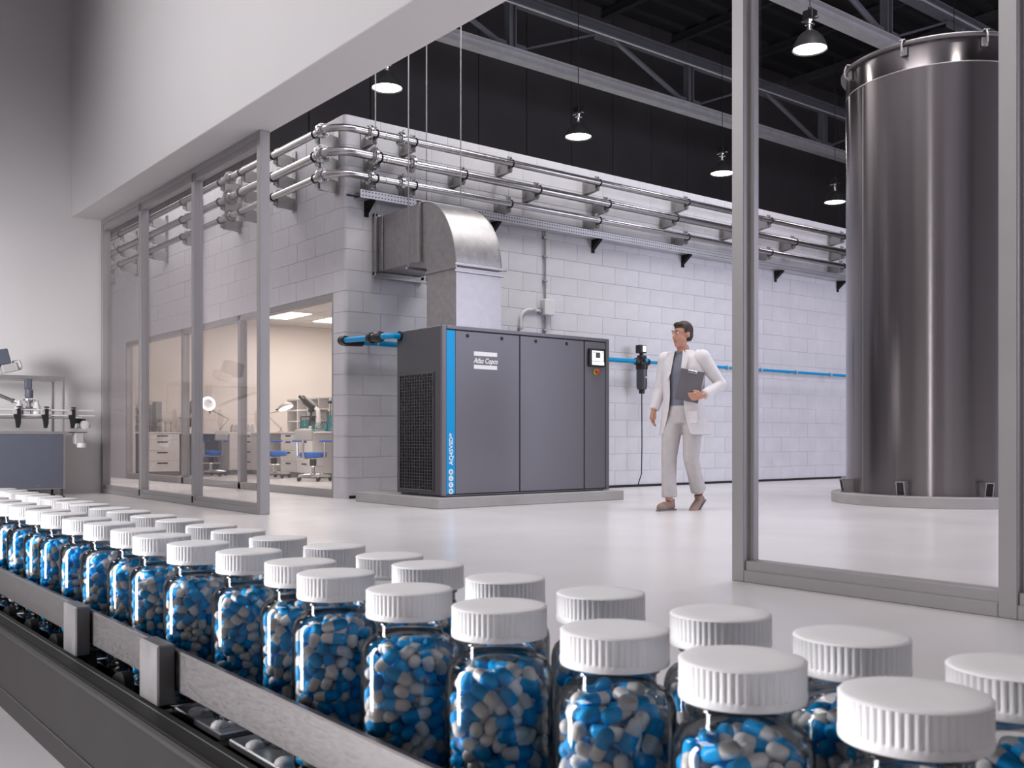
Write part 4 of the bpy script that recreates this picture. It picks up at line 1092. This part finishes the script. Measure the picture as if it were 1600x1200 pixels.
def microscope(loc, rz, label):
    t = thing('microscope', label, 'microscope', loc, 'laboratory microscopes', local=True, rz=rz); t.scale = (1.2, 1.2, 1.2)
    MB().bbox(-.13, .13, -.17, .15, 0, .05, .02, 2).bbox(-.09, .09, .0, .14, .05, .09, .015).build('foot', M_cabinet, t)
    MB().tube([(0, .13, .06), (0, .15, .20), (0, .13, .33), (0, .05, .385), (0, -.02, .39)], [.045, .04, .035, .035, .04], 12).build('arm', M_cabinet, t)
    MB().bbox(-.11, .11, -.13, .10, .225, .245, .006).cyl((0, .0, .09), (0, 0, .225), .055, .045, 14).lathe([(.04, .06), (.075, .11), (.04, .17)], 14, (0, .06, 0)).build('stage', M_black, t)
    MB().lathe([(.012, .25), (.016, .30), (.05, .315), (.05, .35), (.035, .36), (.035, .39)], 14, (0, -.02, 0)).build('nosepiece', M_black, t)
    M = Matrix.Translation((0, -.03, .42)) @ Matrix.Rotation(math.radians(-32), 4, 'X')
    m = MB().bbox(-.06, .06, -.15, .13, -.05, .05, .02)
    for s in (-1, 1): m.tube([(s*.036, -.12, .0), (s*.036, -.25, .0)], [.030, .026], 12)
    m.xf(M).build('binocular_head', M_black, t)
microscope((-16.78, 8.60, BT), math.radians(-75), 'white-footed microscope with black binocular head, on the bench in front of the shelf')
microscope((-19.30, 7.22, BT), math.radians(115), 'microscope on the left bench, half hidden behind a glazing mullion')
microscope((-15.42, 8.62, BT), math.radians(-75), 'microscope at the right bench end, only its black eyepieces beside the window jamb')
def maglamp(base, pts, head, nrm, label):
    t = thing('magnifier_lamp', label, 'lamp', base, 'magnifier lamps')
    MB().lathe([(.06, base[2]), (.06, base[2]+.02), (.02, base[2]+.03), (.02, base[2]+.09)], 16, (base[0], base[1], 0)).build('base', M_greyplastic, t)
    MB().tube(pts, .016, 8).build('arm', M_greyplastic, t)
    q = Vector(nrm).to_track_quat('Z', 'Y').to_matrix().to_4x4(); M = Matrix.Translation(head) @ q
    MB().lathe([(.10, -.07), (.135, -.045), (.15, -.01), (.15, .012), (.142, .016)], 28, cap1=False).xf(M).build('shade', M_greyplastic, t)
    MB().lathe([(.142, .012), (.142, .017), (.098, .017), (.098, .010)], 28, cap0=False, cap1=False).xf(M).build('ring_light', M_ringglow, t)
    MB().lathe([(.098, .008), (.05, .016), (.0, .018)], 24, cap0=False, cap1=False).xf(M).build('lens', M_pane, t)
    MB().tube([(0, -.13, -.02), (0, -.22, -.05)], .018, 8).sphere((0, -.14, -.02), .026, 8, 6).xf(M).build('pivot', M_black, t)
maglamp((-19.5, 7.95, BT), [(-19.5, 7.95, .93), (-19.55, 8.15, 1.12), (-19.35, 7.72, 1.28)], (-19.25, 7.60, 1.42), (.75, -.6, -.28), 'round magnifier lamp with a glowing ring, above the left bench')
maglamp((-18.3, 8.7, BT), [(-18.3, 8.7, .93), (-19.0, 8.70, 1.22), (-18.25, 8.66, 1.27), (-18.05, 8.64, 1.29)], (-17.92, 8.62, 1.33), (.35, .2, -.9), 'magnifier lamp on a long arm, tipped face down beside the middle microscope')
maglamp((-15.15, 8.98, BT), [(-15.15, 8.98, .93), (-15.40, 8.98, 1.28), (-15.74, 8.97, 1.62)], (-15.78, 8.95, 1.68), (.2, -.5, -.8), 'magnifier lamp above the shelf, its shade edge showing at the window jamb')
# cubby shelf
t = thing('cubby_shelf', 'white pigeonhole shelf standing on the bench behind the microscopes', 'shelf', (-16.8, 8.95, BT))
sx0, sx1, sy0, sy1, sz1, pc, pr = -18.35, -15.71, 8.86, 9.08, 1.49, .44, .215
MB().box(sx0, sx1, sy1-.01, sy1, BT, sz1).build('back_panel', M_cabinet, t, 0)
for k in range(7): MB().box(sx0+pc*k-.012, sx0+pc*k+.012, sy0, sy1-.01, BT, sz1).build('upright', M_cabinet, t, 0)
for k in range(4): MB().box(sx0, sx1, sy0+.002, sy1-.01, BT+pr*k-(.0 if k == 0 else .012), BT+pr*k+.012).build('shelf_board', M_cabinet, t, 0)
# glass wares
def ware(kind, x, y, z, label, group, s=1.0, teal=False):
    t = thing(kind, label, 'glassware', (x, y, z), group)
    P = {'beaker': [(.045, 0), (.048, .004), (.048, .13), (.052, .135)], 'flask': [(.05, 0), (.056, .006), (.020, .11), (.018, .17), (.022, .175)], 'cylinder': [(.04, 0), (.04, .008), (.018, .012), (.018, .26), (.022, .265)], 'tube': [(.010, 0), (.012, .01), (.012, .14)]}[kind.split('_')[-1]]
    P = [(r*s, h*s) for r, h in P]
    MB().lathe([(r, z+h) for r, h in P], 18, (x, y, 0), cap1=False).build('vessel', M_ware, t)
    if teal: MB().lathe([(P[0][0]*.93, z+.006), (P[1][0]*.93, z+.012), (P[2][0]*.93, z+P[2][1]*.75)], 18, (x, y, 0)).build('liquid', M_teal, t)
for k, y in enumerate((6.22, 6.31, 6.40)): ware('glass_beaker', -19.25, y, BT, f'short clear beaker on the glassware bench, {ORD[k]} from the left', 'beakers below the drying rack', .95)
for k, y in enumerate((6.52, 6.60)): ware('glass_beaker', -19.25, y, BT, f'narrow clear beaker right of the drying rack middle, {ORD[k]} from the left', 'beakers below the drying rack', .9)
for k, y in enumerate((6.74, 6.85)): ware('glass_cylinder', -19.25, y, BT, f'tall clear cylinder at the drying rack end, {ORD[k]} from the left', 'cylinders beside the drying rack', .75)
dr = thing('drying_rack', 'grey rack of two uprights and glass shelves holding flasks on the left bench', 'rack', (-19.6, 6.3, BT))
for y0, y1 in ((5.99, 6.03), (6.63, 6.74)): MB().box(-19.66, -19.44, y0, y1, BT, 1.44).build('upright', M_cabgrey, dr, 0)
for z in (1.03, 1.21, 1.37): MB().bbox(-19.66, -19.44, 6.03, 6.63, z-.006, z, .002).build('glass_shelf', M_ware, dr)
for n, (z, zz) in enumerate(((1.03, 'lower'), (1.21, 'upper'))):
    for k, y in enumerate((6.15, 6.28, 6.40)): ware('conical_flask', -19.53, y, z, f'clear conical flask on the {zz} glass shelf of the drying rack, {ORD[k]} from the left', 'flasks on the drying rack', .9 if k != 1 else .7)
    ware('glass_cylinder', -19.53, 6.52, z, f'slim clear cylinder on the {zz} glass shelf of the drying rack', 'flasks on the drying rack', .55)
def tube_rack(x, y, n, dx, dy, label, teal):
    t = thing('test_tube_rack', label, 'rack', (x, y, BT), 'test tube racks')
    m = MB()
    ex, ey = dx*(n-1), dy*(n-1)
    for z in (BT+.03, BT+.12): m.box(min(x, x+ex)-.03, max(x, x+ex)+.03, min(y, y+ey)-.03, max(y, y+ey)+.03, z-.004, z+.004)
    m.box(min(x, x+ex)-.03, min(x, x+ex)-.02, min(y, y+ey)-.03, max(y, y+ey)+.03, BT, BT+.12).box(max(x, x+ex)+.02, max(x, x+ex)+.03, min(y, y+ey)-.03, max(y, y+ey)+.03, BT, BT+.12)
    m.build('rack_frame', M_teal if teal else M_greyplastic, t, 0)
    for k in range(n):
        MB().lathe([(.010, BT+.012), (.015, BT+.02), (.015, BT+.165)], 12, (x+dx*k, y+dy*k, 0), cap1=False).build('tube', M_ware, t)
tube_rack(-19.22, 8.08, 6, 0, .085, 'dark test tube rack on the left bench beside the magnifier lamp', False)
tube_rack(-16.52, 8.50, 7, .075, 0, 'teal-topped test tube rack between the microscopes', True)
ware('large_beaker', -15.95, 8.62, BT, 'large beaker of teal liquid near the window jamb', 'teal vessels', 3.0, True)
ware('tall_beaker', -17.42, 8.80, BT, 'tall beaker of pale teal liquid behind the middle microscope', 'teal vessels', 2.4, True)
t = thing('retort_stand', 'slim black retort stand behind the teal test tube rack', 'stand', (-16.35, 8.75, BT))
MB().bbox(-16.43, -16.27, 8.69, 8.81, BT, BT+.015, .003).build('foot', M_black, t); MB().cyl((-16.35, 8.75, BT), (-16.35, 8.75, 1.42), .008, n=8).build('rod', M_black, t)
MB().bbox(-16.38, -16.32, 8.71, 8.77, 1.36, 1.41, .004).build('clamp', M_black, t)
ware('small_flask', -16.05, 8.97, BT+pr*2+.012, 'small clear flask in an upper pigeonhole of the shelf', 'vessels on the shelf', .8)

# ------------------------------------------------------------------ walking man
def fuse(mb, name, voxel, mat, parent, smooth_it=4, label=None):
    """one continuous skin grown round overlapping limbs"""
    me = mb.mesh('tmp', mat, ORIGIN.get(parent.name, (0, 0, 0)), 0)
    o = bpy.data.objects.new('tmp', me); COL.objects.link(o)
    r = o.modifiers.new('r', 'REMESH'); r.mode = 'VOXEL'; r.voxel_size = voxel
    s = o.modifiers.new('s', 'SMOOTH'); s.factor = .5; s.iterations = smooth_it
    dg = bpy.context.evaluated_depsgraph_get(); me2 = bpy.data.meshes.new_from_object(o.evaluated_get(dg))
    bpy.data.objects.remove(o)
    me2.name = name; me2.materials.clear(); me2.materials.append(mat)
    me2.polygons.foreach_set('use_smooth', [True]*len(me2.polygons))
    q = bpy.data.objects.new(name, me2); COL.objects.link(q); q.parent = parent; ORIGIN[q.name] = ORIGIN.get(parent.name, (0, 0, 0))
    if label: q['label'] = label
    return q
def rings(mb, R, n=28, cap=True):
    """R: (cx, cy, z, rx, ry) stacked ellipses"""
    vs = []; fs = []
    for cx, cy, z, rx, ry in R:
        for k in range(n):
            t = 2*PI*k/n; vs.append((cx+rx*math.cos(t), cy+ry*math.sin(t), z))
    for i in range(len(R)-1):
        for k in range(n):
            a = i*n+k; b = i*n+(k+1) % n; fs.append((a, b, b+n, a+n))
    if cap: fs += [tuple(range(n))[::-1], tuple(range((len(R)-1)*n, len(R)*n))]
    return mb.add(vs, fs)
man = thing('person', 'man in an open white lab coat walking past the block wall with a clipboard', 'person', (-6.70, 7.50, 0), local=True, rz=math.radians(14))
# joints (local: front is -Y, the man's left is +X)
HIP = .96; SH = 1.505
hipR, hipL = (-.095, 0, HIP), (.095, 0, HIP)
kneR, ankR = (-.10, -.11, .52), (-.095, -.12, .095)
kneL, ankL = (.10, -.03, .51), (.095, .17, .155)
shR, elR, wrR = (-.205, .01, SH), (-.265, .02, 1.21), (-.285, -.09, .985)
shL, elL, wrL = (.205, .01, SH), (.335, .13, 1.245), (.275, -.115, 1.125)
b = MB()
rings(b, [(0, 0, .90, .15, .10), (0, 0, HIP, .165, .115), (0, 0, 1.08, .145, .10), (0, -.005, 1.22, .155, .105), (0, -.005, 1.36, .175, .115), (0, .0, 1.46, .17, .105), (0, .005, 1.53, .11, .08), (0, .0, 1.56, .062, .062), (0, -.012, 1.64, .056, .06)])
b.tube([hipR, kneR, ankR], [.085, .056, .038], 14).tube([hipL, kneL, ankL], [.085, .056, .038], 14)
b.tube([shR, elR, wrR], [.055, .042, .029], 12).tube([shL, elL, wrL], [.055, .042, .029], 12)
b.sphere(shR, .06).sphere(shL, .06)
# head, turned a little to the man's right
H = MB(); hz = 1.735
H.sphere((0, .012, .035), .098, 24, 16, (.79, .98, .98))
H.tube([(0, -.02, -.04), (0, -.045, -.085), (0, -.058, -.112)], [.072, .055, .036], 18, ell=[.95, 1.0, 1.1])
H.sphere((0, -.065, -.108), .026, 12, 8, (1.1, .8, .8)).sphere((0, -.04, -.03), .068, 16, 10, (.92, .95, 1.0))
H.tube([(0, -.085, .03), (0, -.104, -.005), (0, -.112, -.018)], [.011, .015, .018], 10).sphere((0, -.108, -.02), .017, 10, 8)
H.tube([(-.04, -.082, .040), (0, -.092, .038), (.04, -.082, .040)], [.013, .013, .013], 8)
for s in (-1, 1): H.sphere((s*.079, .012, .0), .03, 10, 8, (.35, .65, 1.05))
HM = Matrix.Translation((0, -.02, hz)) @ Matrix.Rotation(math.radians(-22), 4, 'Z') @ Matrix.Rotation(math.radians(4), 4, 'X')
H.xf(HM)
b.add(H.v, H.f)
def hand(mb, w, fwd, palm, thumb_side, curl):
    """w wrist, fwd along the hand, palm normal, thumb_side sideways, curl of the fingers"""
    f = Vector(fwd).normalized(); n = Vector(palm).normalized(); s = Vector(thumb_side); s = (s-f*s.dot(f)-n*s.dot(n)).normalized(); w = Vector(w)
    mb.tube([w, w+f*.035, w+f*.085], [.027, .036, .040], 12, ell=[.75, .5, .45])
    m2 = w+f*.05
    for off, L, r in ((.030, .072, .0095), (.010, .082, .0098), (-.010, .076, .0093), (-.030, .060, .0083)):
        p0 = w+f*.06+s*off; p1 = w+f*.09+s*off*1.1; d = f.copy(); pts = [p0, p1]; p = p1
        for j in range(3):
            d = (Matrix.Rotation(curl*(.8+.25*j), 3, n.cross(f)) @ d).normalized() if False else (d*math.cos(curl)+n*math.sin(curl)).normalized()
            n_l = (n-d*n.dot(d)).normalized(); p = p+d*(L*(.45, .32, .23)[j]); pts.append(p)
            d = (d*math.cos(curl*.5)+n_l*math.sin(curl*.5)).normalized()
        mb.tube(pts, [r*1.1, r*1.08, r, r*.92, r*.75], 8); mb.sphere(pts[-1], r*.75, 8, 6)
    t0 = w+f*.02+s*.020; t1 = w+f*.048+s*.046+n*.008; t2 = w+f*.076+s*.056+n*.020; t3 = w+f*.098+s*.054+n*.030
    mb.tube([t0, t1, t2, t3], [.014, .0125, .0105, .008], 8); mb.sphere(t3, .008, 8, 6)
hd = MB(); hand(hd, wrR, (.02, -.25, -.97), (.95, .1, 0), (0, -1, 0), .28)
hand(hd, wrL, (-.75, -.62, -.10), (-.35, .55, .2), (0, -.2, 1), .45)
b.add(hd.v, hd.f)
body = fuse(b, 'body', .0075, M_skin, man, 3)
# eyes, brows, mouth
for s in (-1, 1):
    e = MB().sphere((s*.032, -.0845, .022), .0115, 10, 8).xf(HM).build('eye', M_eyew, man)
    MB().sphere((s*.032-.001, -.0945, .022), .0055, 8, 6).xf(HM).build('iris', M_hair, e)
    MB().tube([(s*.016, -.101, .041), (s*.034, -.099, .047), (s*.050, -.088, .043)], [.004, .005, .003], 6).xf(HM).build('eyebrow', M_hair, man)
MB().tube([(-.024, -.093, -.058), (-.010, -.101, -.055), (0, -.1015, -.057), (.010, -.101, -.055), (.024, -.093, -.058)], [.003, .006, .0055, .006, .003], 8).xf(HM).build('mouth', M_lip, man)
hh = MB()
hh.sphere((0, .022, .050), .104, 24, 16, (.82, .98, .92)).sphere((0, .045, .005), .085, 18, 12, (.90, .85, 1.0)).sphere((0, -.045, .108), .05, 14, 10, (1.2, .8, .55))
cutz = MB()
hair = fuse(hh, 'hair_tmp', .008, M_hair, man, 2)
me = hair.data
bm = bmesh.new(); bm.from_mesh(me)
kill = [v for v in bm.verts if (v.co.y < -.035 and v.co.z < .068) or (v.co.y < .01 and v.co.z < .015) or v.co.z < -.062]
bmesh.ops.delete(bm, geom=kill, context='VERTS'); bm.to_mesh(me); bm.free(); me.transform(HM)
hair.name = 'hair'; me.name = 'hair'
# trousers
tr = MB()
rings(tr, [(0, 0, .86, .165, .125), (0, 0, .98, .176, .128), (0, 0, 1.06, .158, .114)])
tr.tube([hipR, (-.10, -.06, .76), kneR, (-.098, -.115, .30), (-.095, -.108, .13)], [.104, .096, .078, .072, .080], 18).tube([hipL, (.10, 0, .76), kneL, (.098, .06, .34), (.096, .14, .19)], [.104, .096, .078, .072, .080], 18)
fuse(tr, 'trousers', .011, M_trouser, man, 3)
# shirt under the coat
s = MB()
rings(s, [(0, -.0, 1.02, .160, .118), (0, -.005, 1.20, .168, .120), (0, -.008, 1.36, .188, .130), (0, 0, 1.47, .178, .115), (0, .004, 1.535, .105, .084), (0, 0, 1.565, .074, .074)])
fuse(s, 'shirt', .011, M_shirt, man, 3)
MB().tube([(.066*math.cos(t), .066*math.sin(t)-.004, 1.572+.014*math.sin(t)) for t in [2*PI*k/16+PI/2+.25 for k in range(15)]], .012, 8).build('collar', M_shirt, man)
# coat: open front shell with sleeves
def coat_shell():
    R = [(.0, .03, .74, .262, .205), (0, .018, .86, .232, .178), (0, .008, 1.00, .205, .155), (0, .004, 1.15, .198, .146), (0, .0, 1.30, .214, .150), (0, .002, 1.42, .222, .144), (0, .006, 1.50, .196, .122), (0, .010, 1.55, .12, .095), (0, .012, 1.585, .088, .082)]
    G = [.60, .50, .40, .34, .33, .38, .46, .52, .55]
    n = 40; vs = []; fs = []
    for (cx, cy, z, rx, ry), g in zip(R, G):
        for k in range(n+1):
            t = -PI/2+g+(2*PI-2*g)*k/n; w = 1+.012*math.sin(9*t)*(1.3-z if z < 1.2 else .0)
            vs.append((cx+rx*w*math.cos(t), cy+ry*w*math.sin(t), z))
    for i in range(len(R)-1):
        for k in range(n): a = i*(n+1)+k; fs.append((a, a+1, a+n+2, a+n+1))
    me = bpy.data.meshes.new('coat'); me.from_pydata(vs, [], fs); o = bpy.data.objects.new('tmp', me); COL.objects.link(o)
    so = o.modifiers.new('s', 'SOLIDIFY'); so.thickness = .011; so.offset = 1; su = o.modifiers.new('u', 'SUBSURF'); su.levels = 1
    dg = bpy.context.evaluated_depsgraph_get(); m2 = bpy.data.meshes.new_from_object(o.evaluated_get(dg)); bpy.data.objects.remove(o)
    m2.materials.append(M_coat); m2.polygons.foreach_set('use_smooth', [True]*len(m2.polygons))
    q = bpy.data.objects.new('lab_coat', m2); COL.objects.link(q); q.parent = man; ORIGIN[q.name] = (0, 0, 0); return q
coat = coat_shell()
def along(a, b, t): return tuple(Vector(a).lerp(Vector(b), t))
for sh, el, wr in ((shR, elR, wrR), (shL, elL, wrL)):
    sl = MB().tube([along(sh, (0, 0, SH+.03), .32), sh, along(sh, el, .5), el, along(el, wr, .55), along(el, wr, .93)], [.078, .080, .070, .064, .056, .052], 16).sphere(sh, .082, 16, 10).sphere(el, .066, 14, 10)
    fuse(sl, 'sleeve', .011, M_coat, coat, 4)
for sg in (-1, 1):
    MB().add([(sg*.045, -.088, 1.585), (sg*.125, -.125, 1.50), (sg*.085, -.158, 1.28), (sg*.055, -.150, 1.36), (sg*.045, -.094, 1.578), (sg*.125, -.133, 1.50), (sg*.085, -.166, 1.28), (sg*.055, -.160, 1.36)],
             [(0, 1, 2, 3), (7, 6, 5, 4), (0, 4, 5, 1), (1, 5, 6, 2), (2, 6, 7, 3), (3, 7, 4, 0)]).build('lapel', M_coat, coat, 0)
    MB().bbox(sg*.17-.05, sg*.17+.05, -.135, -.118, .86, .98, .006).build('pocket', M_coat, coat) if sg > 0 else None
for sd, ank, dz, tilt in ((-1, (-.095, -.12, .0), 0, 0), (1, (.095, .17, .04), 0, 32)):
    M = Matrix.Translation((ank[0], ank[1], ank[2])) @ Matrix.Rotation(math.radians(tilt), 4, 'X')
    sm = MB().tube([(0, .075, .045), (0, .0, .05), (0, -.10, .045), (0, -.17, .036), (0, -.205, .030)], [.040, .046, .046, .042, .022], 14, ell=[.9, .85, .95, 1.05, 1.2]).tube([(0, .03, .05), (0, .03, .115)], [.045, .043], 14).xf(M)
    so = fuse(sm, 'shoe', .008, M_shoe, man, 3)
    MB().prism([(-.042, -.15), (-.03, -.21), (.03, -.21), (.045, -.15), (.036, 0), (.036, .09), (-.036, .09), (-.036, 0)], 'z', .0, .014).xf(M).build('sole', M_truss, so)
M = man.matrix_basis
cb = MB(); Mc = Matrix.Translation((.155, -.165, 1.225)) @ Matrix.Rotation(math.radians(26), 4, 'Z') @ Matrix.Rotation(math.radians(12), 4, 'Y') @ Matrix.Rotation(math.radians(-6), 4, 'X')
t = thing('clipboard', 'grey clipboard held against the side of the man in the lab coat', 'clipboard', tuple(man.location), local=True, rz=man.rotation_euler.z)
MB().bbox(-.115, .115, -.004, .004, -.155, .155, .003).xf(Mc).build('board', M_clip, t)
MB().bbox(-.045, .045, -.012, -.004, .125, .15, .003).xf(Mc).build('clip', M_chrome, t)
MB().box(-.105, .105, -.0055, -.0042, -.145, .12).xf(Mc).build('paper', M_clip, t, 0)
